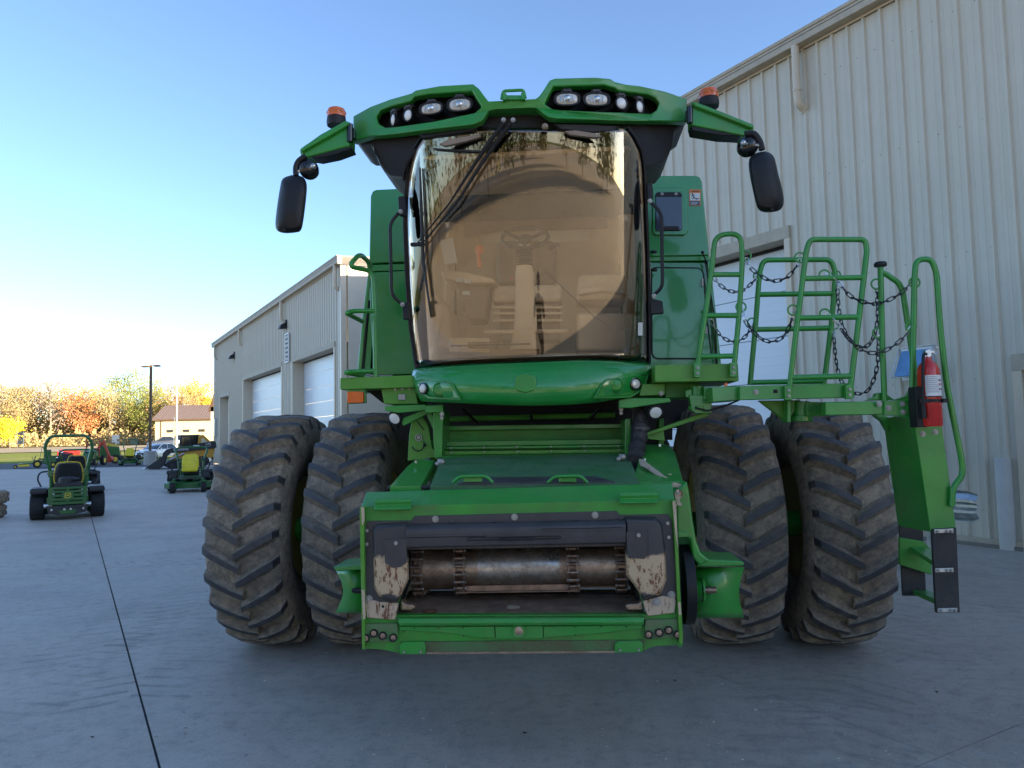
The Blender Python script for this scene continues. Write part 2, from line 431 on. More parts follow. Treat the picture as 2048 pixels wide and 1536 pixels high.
dl = [(1303, 545), (1306, 537), (1312, 535), (1396, 536), (1403, 540), (1407, 548), (1414, 640), (1423, 712), (1417, 717), (1314, 717), (1308, 714), (1304, 706)]
b = MB().ext(dl, 6.358, 6.380); pd = part('access_door', b, M['green_gloss'], .006, seg=3)
b = MB(); b.tube([P(x, y, 6.358) for x, y in dl], .006, 6, closed=True); mk('door_seal', b, M['black'], pd)
b = MB().ext([(738, 545), (808, 541), (860, 541), (860, 748), (748, 750), (741, 640)], 6.360, 6.9); part('access_door', b, M['green_gloss'], .01, seg=3)
# left slanted side shields
for (a, c, v) in (((742, 528), (712, 748), 6.480), ((746, 560), (727, 748), 6.400)):
    b = MB(); b.ext([(a[0]-3, a[1]+8), (a[0]+6, a[1]), (c[0]+13, c[1]), (c[0], c[1])], v, v+1.5); part('side_shield', b, M['green_gloss'], .006)
b = MB(); b.ext([(735, 600), (738, 600), (727, 748), (722, 748)], 6.390, 6.430); part('shield_gap', b, M['void'], 0)
# tinted window in a raised green surround, right
so_ = [(1305, 378), (1312, 374), (1366, 374), (1374, 380), (1377, 462), (1370, 470), (1312, 470), (1305, 464)]
b = MB().ext(so_, 6.305, 6.340); ws = part('window_surround', b, M['green_gloss'], .008, seg=3)
wi = [(1311, 388), (1315, 384), (1359, 384), (1364, 388), (1365, 458), (1361, 461), (1315, 462), (1311, 459)]
b = MB().ext(wi, 6.292, 6.310); wnd = part('inspection_window', b, M['navy'], .006, parent=ws)
b = MB().ext([(1311, 388), (1315, 384), (1359, 384), (1364, 388), (1364, 393), (1311, 393)], 6.287, 6.300); mk('window_hinge', b, M['black'], ws, bevel=.002)
bolt(1324, 388, 6.287, .009, parent=ws); bolt(1352, 388, 6.287, .009, parent=ws)
b = MB().ext([(1325, 456), (1327, 452), (1357, 452), (1359, 460), (1325, 460)], 6.284, 6.300); mk('window_catch', b, M['black'], ws, bevel=.002)
# warning decal
b = MB().rect(1378.5, 379, 1401.5, 411.5, 6.326, 6.332); dec = part('warning_decal', b, M['orange'], 0)
b = MB().rect(1380, 386, 1400, 401, 6.323, 6.327); mk('decal_panel', b, M['label'], dec)
b = MB().rect(1380, 402, 1400, 410, 6.323, 6.327); mk('decal_text_block', b, M['navy'], dec)
text('decal_text', 'WARNING', .016, M['ink'], dec, P(1391, 382.5, 6.324), (pi/2, 0, 0), .0008)
for k_, yy in enumerate((404.2, 406.3, 408.3)):
    b = MB().rect(1381.5, yy, 1397-2*k_, yy+.6, 6.322, 6.3235); mk('decal_line', b, M['label'], dec)
b = MB(); q = lambda x, y: P(x, y, 6.322)
b.tube([q(1384, 388), q(1386, 391), q(1389, 395), q(1385, 397)], .0035, 5); b.tube([q(1383, 391.5), q(1386, 391), q(1389, 388.5)], .003, 5)
b.tube([q(1386, 394), q(1391, 397), q(1399, 397)], .003, 5); b.tube([q(1393, 397), q(1393, 400)], .003, 5); b.ball(q(1384.5, 387.5), .006)
mk('decal_pictogram', b, M['ink'], dec)
# little hinges and latches on the right door
for x, y in ((1405, 565), (1413, 660)):
    b = MB().rect(x-2, y-8, x+2, y+8, 6.340, 6.360); part('door_hinge', b, M['steel'], .002)
for x, y in ((1409, 505), (1417, 615)):
    b = MB(); b.ball(P(x-4, y, 6.250), .014); b.tube([P(x-4, y, 6.250), P(x, y+10, 6.260), P(x+6, y+22, 6.270)], .006, 6); b.ball(P(x+4, y+18, 6.260), .012)
    part('latch', b, M['black'], 0)
b = MB(); b.tube([P(1410, 520, 6.290), P(1430, 640, 6.290), P(1434, 730, 6.290)], .006, 6); part('door_rod', b, M['black'], 0)
for x, y in ((1307, 504), (1308, 540)):
    b = MB(); b.cyl(P(x-4, y, 6.290), P(x+4, y, 6.230), .014); part('rubber_stop', b, M['black'], .002)

# ---- roof
def vr(x): return 4.42+.46*abs((x-1037)/335)**2.2
topL = [(706, 232), (740, 213), (780, 198), (822, 186), (831, 180), (880, 171), (946, 167), (958, 177), (977, 202)]
topR = [(1071, 197), (1081, 189), (1099, 160), (1110, 156), (1190, 154), (1222, 157), (1233, 166), (1280, 171), (1330, 182), (1374, 197)]
botR = [(1374, 243), (1297, 241), (1229, 240), (1112, 237), (1098, 235), (1086, 227), (1073, 215), (1060, 214)]
botL = [(990, 217), (977, 221), (964, 242), (946, 249), (870, 257), (794, 267), (743, 272), (706, 283)]
inL = [(753, 234), (761, 221), (784, 212), (822, 202), (830, 193), (857, 188), (944, 182), (963, 213), (946, 229), (870, 242), (794, 253), (771, 255), (758, 247)]
inR = [(1089, 207), (1106, 173), (1208, 170), (1229, 176), (1237, 181), (1297, 189), (1312, 197), (1318, 206), (1313, 220), (1302, 227), (1231, 224), (1107, 219)]
outer = [P(x, y, vr(x)+(.05 if 704 <= y*0+x and (x, y) in topL+topR else 0)) for x, y in topL+topR+botR+botL]
holes = [[P(x, y, vr(x)+.055) for x, y in q] for q in (inL, inR)]
part('roof_fascia', plate(outer, holes, (0, .07, 0)), M['green'], .012, seg=3)
b = MB().ext([(x, y) for x, y in [(712, 240), (780, 204), (835, 184), (945, 171), (977, 204), (1071, 200), (1100, 160), (1222, 160), (1280, 174), (1368, 200), (1368, 240), (1100, 230), (1060, 208), (990, 211), (960, 232), (712, 262)]], 4.99, 5.35)
part('roof_cap', b, M['green'], .02, seg=3)
b = MB().prism([(-.84, -.95, 3.60), (.84, -.95, 3.60), (.84, -.95, 3.86), (-.84, -.95, 3.86)], (0, 1.4, 0)); part('roof_rear', b, M['green'], .06, seg=3)
b = MB().prism([(-.80, -1.05, 3.50), (.80, -1.05, 3.50), (.80, -1.05, 3.60), (-.80, -1.05, 3.60)], (0, 1.4, 0)); part('roof_lining', b, M['black'], .02)
for q in (inL, inR):
    b = MB(); b.prism([P(x, y, vr(x)+.20) for x, y in q], (0, .03, 0)); part('light_recess', b, M['black'], 0)
    b = MB(); b.loft([[P(x, y, vr(x)+.075) for x, y in q], [P(x, y, vr(x)+.21) for x, y in q]], 0, False); part('recess_wall', b, M['black'], 0)
# rear-view camera handle on the bridge
b = MB(); b.tube(rp([P(1003, 199, 4.46), P(1006, 182, 4.46), P(1047, 180, 4.46), P(1051, 197, 4.46)], .02), .010, 8); b.rect(1010, 190, 1044, 199, 4.46, 4.52)
b.rect(1005, 186, 1013, 199, 4.44, 4.48); b.rect(1042, 185, 1050, 198, 4.44, 4.48); part('roof_handle', b, M['green'], .003)
def lamp(x, y, rx, ry, kind, turn=0):
    v = vr(x)+.09; c = P(x, y, v); s = v/FPX*1.0; a, e = rx*s, ry*s
    L = empty('work_light', None, None); L.parent = CB; L.location = c; L.rotation_euler.z = turn
    def ov(k, y_, sq=2.0):
        return [Vec((a*k*abs(cos(t))**(2/sq)*(1 if cos(t) > 0 else -1), y_, e*k*abs(sin(t))**(2/sq)*(1 if sin(t) > 0 else -1))) for t in [2*pi*i/28 for i in range(28)]]
    sq = 2.8 if kind else 2
    h = MB(); h.loft([ov(.45, .12, sq), ov(.9, .07, sq), ov(1.22, .01, sq), ov(1.22, -.012, sq), ov(1.0, -.012, sq), ov(.98, .004, sq)], 0, True, True)
    mk('housing', h, M['black'], L)
    h = MB(); h.loft([ov(1.0, -.004, sq), ov(.8, -.013, sq), ov(.4, -.018, sq), ov(.05, -.02, sq)], 0, True, True)
    mk('lens', h, M['lens'] if kind else M['white_lens'], L)
    if kind:
        h = MB(); h.lathe([(.02, -.022), (.012, -.03), (.004, -.032)], (0, 0, 0), (0, 1, 0), 16)
        h.box((-a*.55, -.019, 0), (.004, .006, e*1.2)); h.box((a*.55, -.019, 0), (.004, .006, e*1.2)); h.box((-a*.25, -.021, 0), (.003, .005, e*1.5)); h.box((a*.25, -.021, 0), (.003, .005, e*1.5)); mk('reflector', h, M['galv'], L)
    h = MB(); h.box((0, .0, e*1.5), (.045, .03, .016)); h.box((-.02, 0, e*1.25), (.008, .02, .04)); h.box((.02, 0, e*1.25), (.008, .02, .04)); h.cyl((-.034, -.004, e*1.35), (.034, -.004, e*1.35), .006, 8); h.box((0, .02, e*1.75), (.06, .03, .012))
    mk('bracket', h, M['black_steel'], L, bevel=.002)
lamp(788, 240, 7.5, 12.5, 0, -.75); lamp(817, 231, 9.5, 12, 0, -.35); lamp(863, 218, 22, 11, 1, -.15); lamp(920, 210, 22.5, 12.5, 1, -.05)
lamp(1134, 199, 22.5, 12, 1, .05); lamp(1193, 200, 23, 12, 1, .12); lamp(1242, 207, 11, 12, 0, .3); lamp(1278, 214, 9, 12, 0, .6)
# black underside with its two drooping ears, arch follows the glass
arch = [(807, 358), (808, 345), (816, 325), (835, 301), (872, 282), (915, 270), (985, 262), (1060, 258), (1150, 262), (1228, 272), (1262, 288), (1281, 312), (1291, 337)]
und = [(708, 270), (712, 284), (722, 290), (743, 290), (749, 305), (758, 328), (768, 343), (784, 354)]+arch+[(1324, 327), (1336, 312), (1344, 292), (1349, 262), (1372, 247), (1370, 235), (1290, 232), (1112, 228), (1075, 210), (1060, 208), (985, 210), (955, 236), (794, 258)]
b = MB(); b.prism([P(x, y, vr(x)+.12+(.10 if y > 300 and (x < 800 or x > 1300) else 0)) for x, y in und], (0, .42, 0)); part('roof_underside', b, M['black'], .02, seg=3)
for pts in ([(832, 262), (930, 255), (956, 252), (945, 262), (900, 268), (845, 276)], [(1106, 245), (1180, 247), (1240, 250), (1232, 262), (1180, 264), (1120, 258)]):
    b = MB(); b.prism([P(x, y, vr(x)+.06) for x, y in pts], (0, .12, 0)); part('air_duct_lip', b, M['black'], .012, seg=3)
for pts in ([(878, 287), (895, 279), (958, 268), (963, 273), (930, 283), (890, 292)], [(1128, 262), (1150, 260), (1195, 267), (1205, 273), (1190, 275), (1140, 269)]):
    b = MB(); b.prism([P(x, y, 4.50) for x, y in pts], (0, .03, 0)); part('sun_visor_lamp', b, M['beige_dark'], .004)
b = MB(); b.ball(P(1090, 253, 4.45), .02); b.rect(1084, 249, 1096, 255, 4.44, 4.48); part('horn_nozzle', b, M['beige_dark'], .003)
for x in (1007, 1026): bolt(x, 240, 4.44, .01)
# mirror arms, beacons, mirrors
def arm(side):
    if side < 0:
        face = [(598, 298), (612, 288), (640, 268), (690, 240), (700, 243), (699, 292), (650, 305), (612, 315), (601, 313)]
        hx, hv = (694, 248, 706, 284), 4.72; und_ = [(620, 313), (699, 288), (703, 297), (670, 309), (635, 316)]
        bc = (673, 238); v = 4.72; rim = [(598, 298), (612, 288), (690, 240), (699, 246), (693, 252), (604, 303)]
    else:
        face = [(1382, 203), (1392, 203), (1450, 225), (1507, 248), (1509, 255), (1502, 268), (1490, 272), (1382, 250)]
        und_ = [(1382, 250), (1385, 261), (1440, 270), (1480, 272), (1490, 270), (1430, 258)]
        hx = (1373, 213, 1386, 247); bc = (1418, 205); v = 4.72; rim = [(1384, 203), (1392, 203), (1450, 225), (1509, 250), (1506, 257), (1440, 231), (1390, 212)]
    a = part('mirror_arm', MB().prism(PP(face, v), (0, .14, 0)), M['green'], .014, seg=3)
    mk('arm_rim', MB().prism(PP(rim, v-.03), (0, .06, 0)), M['green'], a, bevel=.01)
    mk('arm_underside', MB().prism(PP(und_, v+.01), (0, .12, 0)), M['black'], a, bevel=.006)
    h = MB(); cx_ = (hx[0]+hx[2])/2
    h.cyl(P(cx_, hx[1], v), P(cx_, hx[3], v), .020, 16); h.rect(hx[0]-2, hx[1]+8, hx[2]+3, hx[3]-8, v+.01, v+.06); mk('arm_hinge', h, M['black_gloss'], a, bevel=.003)
    bb = MB(); c0 = P(bc[0], bc[1]+(14 if side < 0 else 10), v+.10); bb.lathe([(.062, 0), (.066, .02), (.062, .055), (.056, .06)], c0, (0, 0, 1), 24)
    be = part('beacon', bb, M['black'], 0)
    bb = MB(); bb.lathe([(.062, .058), (.062, .095), (.056, .112), (.04, .12), (.001, .122)], c0, (0, 0, 1), 24)
    for q_ in range(9):
        an = 2*pi*q_/9; bb.ball(c0+Vec((.05*cos(an), .05*sin(an), .085)), .018, 8)
    mk('beacon_lens', bb, M['amber'], be)
arm(-1); arm(1)
def mirror(stem, outline, roundc, v, hole):
    st = MB(); st.tube(cr([P(x, y, v) for x, y in stem], 5), .019, 10)
    m0 = part('mirror_stem', st, M['black'], 0)
    b_ = MB(); rings = []
    cx_ = sum(p[0] for p in outline)/len(outline); cy_ = sum(p[1] for p in outline)/len(outline)
    ol = cr([Vec((x, y, 0)) for x, y in outline+[outline[0]]], 4)[:-1]
    for k_, dv in ((.2, -.075), (.55, -.07), (.82, -.052), (.96, -.02), (1, .02), (.97, .05), (.9, .06)):
        rings.append([P(cx_+(p.x-cx_)*k_, cy_+(p.y-cy_)*k_, v+dv) for p in ol])
    b_.loft(rings, 0, True, True); mm = part('mirror', b_, M['black'], 0)
    h_ = MB(); h_.cyl(P(hole[0], hole[1], v-.058), P(hole[0], hole[1], v-.02), .012); mk('drain_plug', h_, M['void'], mm)
    x, y, rx, ry, tn = roundc; c_ = P(x, y, v+.03); h_ = MB()
    n_ = Vec((sin(tn), -cos(tn), 0)); h_.lathe([(.02, .045), (.045, .035), (ry*v/FPX, .0), (ry*v/FPX, -.015)], c_, n_, 28)
    h_.cyl(c_+n_*.035, c_+n_*.07, .014); rm = part('round_mirror', h_, M['black_gloss'], 0)
    h_ = MB(); h_.tube([c_+n_*.05, P(stem[-1][0], stem[-1][1]-8, v)], .010, 8); h_.ball(c_+n_*.06, .02); mk('ball_joint', h_, M['galv'], rm)
mirror([(612, 312), (598, 322), (592, 335), (592, 352)], [(583, 350), (604, 353), (613, 366), (613, 390), (607, 440), (602, 460), (592, 465), (566, 466), (552, 457), (552, 430), (560, 375), (566, 357)], (619, 338, 15, 22, .75), 4.62, (568, 459))
mirror([(1490, 268), (1508, 268), (1520, 284), (1524, 300)], [(1515, 305), (1533, 303), (1548, 314), (1556, 345), (1566, 385), (1567, 408), (1558, 421), (1535, 425), (1518, 420), (1510, 400), (1498, 340), (1500, 315)], (1494, 292, 17, 22, -.6), 4.50, (1545, 418))

# ---- windscreen
def wsV(U, Z, x=0): return 4.80-.195*(Z-2.12)+.30*U*U+.04*(abs(U)/.78)**8
def S(x, y, off=0):
    v = 4.7
    for _ in range(12):
        p = P(x, y, v); v = wsV(p.x+.0, p.z)+off
    return P(x, y, v)
ey = [255, 275, 300, 325, 350, 400, 450, 500, 550, 600, 650, 700, 715]
el = [860, 842, 826, 818, 813, 809, 808, 810, 812, 815, 820, 829, 833]
er = [1255, 1270, 1283, 1288, 1290, 1292, 1294, 1296, 1297, 1298, 1299, 1299, 1299]
eb = [742, 735, 728, 725, 727, 730]
def lerp(a, ar, br):
    for i in range(len(ar)-1):
        if a <= ar[i+1]: t = (a-ar[i])/(ar[i+1]-ar[i]); return br[i]+(br[i+1]-br[i])*t
    return br[-1]
NX = 40; ys = [255, 265, 275, 287, 300, 312, 325, 337, 350, 375, 400, 425, 450, 475, 500, 525, 550, 575, 600, 625, 650, 675, 700, 718]
def grid(ysel, fx0, fx1, off, nx=NX, fy=None):
    g = MB(); rows = []
    for y in ysel:
        x0, x1 = fx0(y), fx1(y)
        rows.append([S(x0+(x1-x0)*i/nx, (fy(x0+(x1-x0)*i/nx, y) if fy else y), off) for i in range(nx+1)])
    b0 = 0
    g.add([p for r in rows for p in r], [(j*(nx+1)+i, j*(nx+1)+i+1, (j+1)*(nx+1)+i+1, (j+1)*(nx+1)+i) for j in range(len(rows)-1) for i in range(nx)])
    return g
fl = lambda y: lerp(y, ey, el); fr_ = lambda y: lerp(y, ey, er)
skew = lambda x, y: y+(0 if y < 600 else (y-600)/118*(lerp(x, [826, 930, 1060, 1180, 1250, 1300], [24, 16, 9, 5, 6, 10])))
g = grid(ys, fl, fr_, 0, fy=skew); wsn = part('windscreen', g, M['glass'], 0, smooth=True, shadeall=True)
wsn.modifiers.new('thick', 'SOLIDIFY').thickness = .005; wsn.modifiers['thick'].offset = -1
rb = lerp
g = grid(ys, lambda y: fr_(y)-(26 if y > 330 else 20), fr_, .012, 4, skew); mk('screen_edge_band', g, M['navy'], wsn)
g = grid(ys, fl, lambda y: fl(y)+(9 if y < 600 else 9+(y-600)*.12), .012, 4, skew); mk('screen_edge_band', g, M['navy'], wsn)
g = grid([706, 712, 718], fl, fr_, .008, 30, skew); mk('screen_bottom_band', g, mat('brown frit band', (.05, .03, .025), .5), wsn)
b = MB(); b.prism([S(1276, 645, -.004), S(1285, 645, -.004), S(1285, 671, -.004), S(1276, 671, -.004)], (0, -.002, 0)); mk('screen_sticker', b, M['label'], wsn)
b = MB(); b.tube([S(fl(y)-.5, skew(fl(y), y), .0) for y in ys], .007, 6); b.tube([S(fr_(y)+.5, skew(fr_(y), y), .0) for y in ys], .009, 6); mk('screen_gasket', b, M['black'], wsn, kind='stuff')
b = MB(); b.tube([S(1085, 535, -.003), S(1130, 580, -.003), S(1190, 635, -.003), S(1225, 655, -.003), S(1262, 660, -.003)], .0018, 5); mk('screen_crack', b, M['beige_dark'], wsn)
# wipers
b = MB()
for dx, dy in ((0, 0), (14, 5)):
    b.tube([P(1008+dx, 246, 4.44), S(975+dx, 290, -.05), S(948+dx, 330, -.05), S(900+dx*.8, 405+dy, -.045), S(834+dx*.5, 488+dy*.5, -.04)], [.014, .014, .011, .006, .005], 8)
b.box(S(832, 489, -.04), (.07, .03, .02)); wp = part('wiper_arm', b, M['black'], 0)
b = MB(); b.tube([S(840, 335, -.02), S(843, 420, -.025), S(846, 520, -.025), S(862, 633, -.02)], [.006, .011, .012, .005], 6)
b.tube([S(845, 337, -.022), S(849, 430, -.035), S(852, 500, -.04), S(848, 530, -.04), S(861, 620, -.022)], .005, 6); mk('wiper_blade', b, M['rubber'], wp)
b = MB(); b.tube([S(868, 298, -.02), S(910, 301, -.02), S(960, 303, -.02)], .007, 6); part('wiper_blade', b, M['rubber'], 0)
# grab rails beside the screen with their hinge blocks
b = MB(); b.tube(rp([P(800, 423, 4.72), P(780, 446, 4.70), P(783, 590, 4.70), P(806, 610, 4.74)], .05), .011, 10); part('door_rail', b, M['black'], 0)
b = MB(); b.tube(rp([P(1300, 403, 4.70), P(1323, 425, 4.68), P(1325, 575, 4.68), P(1304, 593, 4.72)], .05), .011, 10); part('door_rail', b, M['black'], 0)
for pts in ([(796, 393), (809, 391), (810, 430), (798, 430)], [(804, 605), (817, 603), (818, 637), (806, 638)], [(1294, 370), (1305, 362), (1306, 392), (1296, 404)], [(1300, 596), (1325, 602), (1328, 626), (1303, 628)]):
    b = MB().prism(PP(pts, 4.76), (0, .05, 0)); part('hinge_block', b, M['black'], .004)
for x, y, v in ((801, 423, 4.70), (805, 609, 4.72), (1300, 402, 4.68), (1308, 592, 4.69)): bolt(x, y, v, .010)

# ---- cab interior
CI = empty('cab_interior', None, None); CI.parent = CB
def inn(name, mb, m_, bevel=.01): return mk(name, mb, M[m_], CI, bevel=bevel, seg=2)
inn('cab_floor', MB().prism([(-.72, -1.2, 2.02), (.72, -1.2, 2.02), (.70, .3, 2.02), (-.70, .3, 2.02)], (0, 0, .03)), 'beige')
hl = PP([(960, 470), (1000, 462), (1180, 457), (1180, 481), (1000, 488), (958, 487)], 6.35)
out_ = [Vec((-.70, .25, 2.05)), Vec((.70, .25, 2.05)), Vec((.70, .25, 3.55)), Vec((-.70, .25, 3.55))]
inn('rear_wall', plate([Vec((p.x, .25, p.z)) for p in out_], [hl], (0, .04, 0)), 'beige', 0)
b = MB().prism([Vec((p.x, .262, p.z)) for p in PP([(940, 440), (1200, 440), (1200, 500), (940, 500)], 6.38)], (0, .01, 0)); inn('rear_window_backing', b, 'white', 0)  # opaque pane, painted white in place of the brightness beyond the window
inn('side_panel', MB().prism([(-.72, -.95, 2.05), (-.62, -.9, 2.6), (-.62, .2, 2.6), (-.72, .2, 2.05)], (-.03, 0, 0)), 'beige')
inn('headliner', MB().prism([(-.68, -1.35, 3.48), (.68, -1.35, 3.48), (.68, .3, 3.52), (-.68, .3, 3.52)], (0, 0, .03)), 'beige')
for sx in (-1, 1):
    inn('door_post', MB().tube([(sx*.76, -.98, 2.1), (sx*.79, -1.0, 2.8), (sx*.74, -1.0, 3.45)], .03, 8), 'beige_dark', 0)
    inn('rear_post', MB().tube([(sx*.76, .22, 2.1), (sx*.78, .22, 2.8), (sx*.74, .22, 3.5)], .06, 8), 'beige', 0)
    gl = MB().prism([(sx*.775, -.95, 2.1), (sx*.80, -.97, 2.8), (sx*.755, -.97, 3.45), (sx*.755, .2, 3.45), (sx*.80, .2, 2.8), (sx*.775, .2, 2.1)], (sx*.004, 0, 0)); mk('side_window', gl, M['glass'], CI)
b = MB().ext([(930, 440), (1215, 428), (1215, 455), (1170, 456), (1000, 461), (930, 474)], 6.30, 6.34); inn('rear_valance', b, 'beige_dark', .004)
v = 5.35; c0 = P(1050, 475, v); b = MB()
ang = R(38); pts = [c0+Vec((.167*cos(t), .167*sin(t)*sin(ang)*1.0, .167*sin(t)*cos(ang)*.78)) for t in [2*pi*i/32 for i in range(32)]]
b.tube(pts, .014, 8, closed=True)
for t in (.5, 2.6, 4.7): b.tube([c0+Vec((0, .02, -.02)), c0+Vec((.16*cos(t), .16*sin(t)*sin(ang), .16*sin(t)*cos(ang)*.78))], .013, 6)
b.ball(c0+Vec((0, .01, -.01)), .05, 12, sc=(1, .6, .8)); inn('steering_wheel', b, 'black_steel', 0)
b = MB(); cs = [(1050, 700, 32, 5.15), (1051, 660, 24, 5.2), (1050, 590, 19, 5.3), (1049, 548, 19, 5.36), (1048, 528, 15, 5.38), (1049, 490, 13, 5.38)]
rings = []
for x, y, w, v_ in cs: p = P(x, y, v_); w *= v_/FPX; rings.append([p+Vec((w*cos(t), w*.7*sin(t), 0)) for t in [2*pi*i/16 for i in range(16)]])
b.loft(rings, 0, True, True); inn('steering_column', b, 'beige', 0)
b = MB()
for i in range(7): p = P(1049, 500+i*5, 5.38); b.lathe([(.055, -.007), (.062, 0), (.055, .007)], p, (0, 0, 1), 16)
inn('column_gaiter', b, 'black_steel', 0)
b = MB(); b.tube([P(968, 664, 5.15), P(1134, 662, 5.15)], .014, 8); inn('footrest_bar', b, 'beige', 0)
b = MB().rect(982, 570, 1036, 604, 5.6, 5.95); inn('seat_cushion', b, 'seat_cloth', .035)
b = MB().rect(1066, 568, 1124, 603, 5.6, 5.95); inn('seat_cushion', b, 'seat_cloth', .035)
b = MB().rect(992, 480, 1112, 568, 5.95, 6.1); inn('seat_back', b, 'beige_dark', .04)
b = MB().rect(1000, 606, 1120, 680, 5.65, 5.9); inn('seat_base', b, 'beige_dark', .01)
for y_ in (612, 624, 638): inn('seat_rail', MB().rect(985, y_, 1125, y_+5, 5.6, 5.64), 'beige', .002)
b = MB().ext([(880, 540), (930, 542), (985, 556), (992, 566), (940, 566), (885, 556)], 5.4, 5.9); inn('armrest', b, 'beige', .02)
b = MB().ext([(905, 560), (980, 570), (968, 640), (935, 640)], 5.5, 5.8); inn('control_pod', b, 'beige_dark', .02)
for x, y in ((912, 556), (928, 558), (925, 582)): inn('switch', MB().rect(x, y, x+14, y+8, 5.38, 5.41), 'label', .002)
b = MB(); b.tube([P(960, 535, 5.4), P(957, 510, 5.4)], .014, 8); b.ball(P(959, 500, 5.38), .036, 10, sc=(.9, .7, 1.1)); inn('joystick', b, 'orange_tool', 0)
b = MB(); b.ball(P(1023, 556, 5.3), .012); inn('red_knob', b, 'red', 0)
b = MB().ext([(1158, 548), (1245, 546), (1258, 560), (1256, 598), (1152, 600)], 5.5, 5.9); inn('buddy_seat', b, 'seat_cloth', .03)
b = MB().ext([(1160, 575), (1205, 570), (1250, 578), (1253, 588), (1205, 582), (1156, 590)], 5.44, 5.55); inn('seat_bolster', b, 'seat_cloth', .02)
b = MB().rect(1152, 625, 1250, 702, 5.4, 5.8); inn('cool_box', b, 'beige', .03)
b = MB().ext([(838, 690), (845, 600), (875, 585), (900, 620), (905, 700)], 5.2, 5.6); inn('console', b, 'beige', .04)
b = MB().rect(898, 675, 980, 705, 5.1, 5.35); inn('pedal_box', b, 'beige', .01)
b = MB().ext([(880, 480), (905, 475), (915, 525), (890, 530)], 5.3, 5.33); inn('monitor', b, 'label', .004)
b = MB().rect(935, 684, 995, 694, 5.0, 5.1); inn('pedal', b, 'beige_dark', .004)
b = MB(); b.tube([P(900, 692, 4.95), P(1060, 688, 4.95)], .006, 6); inn('cable', b, 'navy', 0)
b = MB(); b.tube([P(1098, 497, 5.3), P(1118, 488, 5.28)], .016, 8); inn('column_lever', b, 'black_steel', 0)

# ---- green nose under the glass
def vn(x): return 4.64+.30*abs((x-1062)/238)**3.5
rows = [([(832, 738), (930, 731), (1060, 726), (1180, 722), (1297, 727)], .14), ([(828, 742), (930, 735), (1060, 729), (1180, 725), (1299, 730)], .10), ([(826, 752), (940, 752), (1060, 752), (1180, 746), (1300, 736)], .02),
        ([(829, 768), (940, 772), (1060, 776), (1180, 768), (1299, 752)], 0), ([(835, 786), (940, 796), (1060, 799), (1180, 793), (1296, 770)], .015), ([(843, 800), (940, 804), (1060, 808), (1180, 803), (1287, 784)], .035), ([(848, 801), (940, 805), (1060, 809), (1180, 804), (1280, 788)], .10)]
b = MB(); n_ = 0; vs = []
for pts, dv in rows:
    c = cr([Vec((x, y, 0)) for x, y in pts], 8); n_ = len(c); vs += [P(p.x, p.y, vn(p.x)+dv) for p in c]
b.add(vs, [(j*n_+i, j*n_+i+1, (j+1)*n_+i+1, (j+1)*n_+i) for j in range(len(rows)-1) for i in range(n_-1)])
ns = part('cab_nose', b, M['green_gloss'], 0, shadeall=True); s_ = ns.modifiers.new('t', 'SOLIDIFY'); s_.thickness = .02; s_.offset = 0
for i, pts in enumerate(([(829, 762), (842, 758), (896, 761), (906, 768), (922, 800), (858, 797), (838, 784)], [(1297, 748), (1283, 749), (1214, 757), (1204, 765), (1187, 797), (1262, 795), (1289, 778)])):
    b = MB(); inner = []; cx_ = sum(p[0] for p in pts)/7; cy_ = sum(p[1] for p in pts)/7
    o3 = [P(x, y, vn(x)-.022) for x, y in pts]; i3 = [P(cx_+(x-cx_)*.93, cy_+(y-cy_)*.86, vn(x)-.024) for x, y in pts]; d3 = [P(cx_+(x-cx_)*.89, cy_+(y-cy_)*.80, vn(x)+.000) for x, y in pts]; w3 = [P(x, y, vn(x)+.02) for x, y in pts]
    b.ring(w3, o3); b.ring(o3, i3); b.ring(i3, d3); b.add(d3, [tuple(range(7))])
    bz = part('headlight_bezel', b, M['green'], 0)
    lx, ly, gx, gy = ((848, 777, 879, 779), (1270, 768, 1232, 770))[i]
    c = P(lx, ly, vn(lx)-.012); nrm = Vec((-.8 if i == 0 else .55, -1, 0)).normalized(); h = MB(); h.lathe([(.040, -.02), (.040, .012), (.033, .014)], c, nrm, 24); mk('lamp_ring', h, M['black_gloss'], bz)
    h = MB(); h.lathe([(.033, .010), (.026, .018), (.001, .022)], c, nrm, 24); mk('headlight', h, M['lens'], bz)
    c = P(gx, gy, vn(gx)-.005); h = MB(); h.lathe([(.047, -.01), (.047, .006), (.040, .012), (.037, .006), (.034, .010), (.001, .016)], c, (0, -1, 0), 28); mk('lamp_blank', h, M['green'], bz)
pad = [(1030, 757), (1034, 750), (1051, 747), (1067, 750), (1072, 757), (1073, 772), (1068, 781), (1051, 786), (1034, 782), (1029, 773)]
part('badge_pad', MB().prism([P(x, y, vn(x)-.012) for x, y in pad], (0, .06, 0)), M['green'], .008, seg=3)

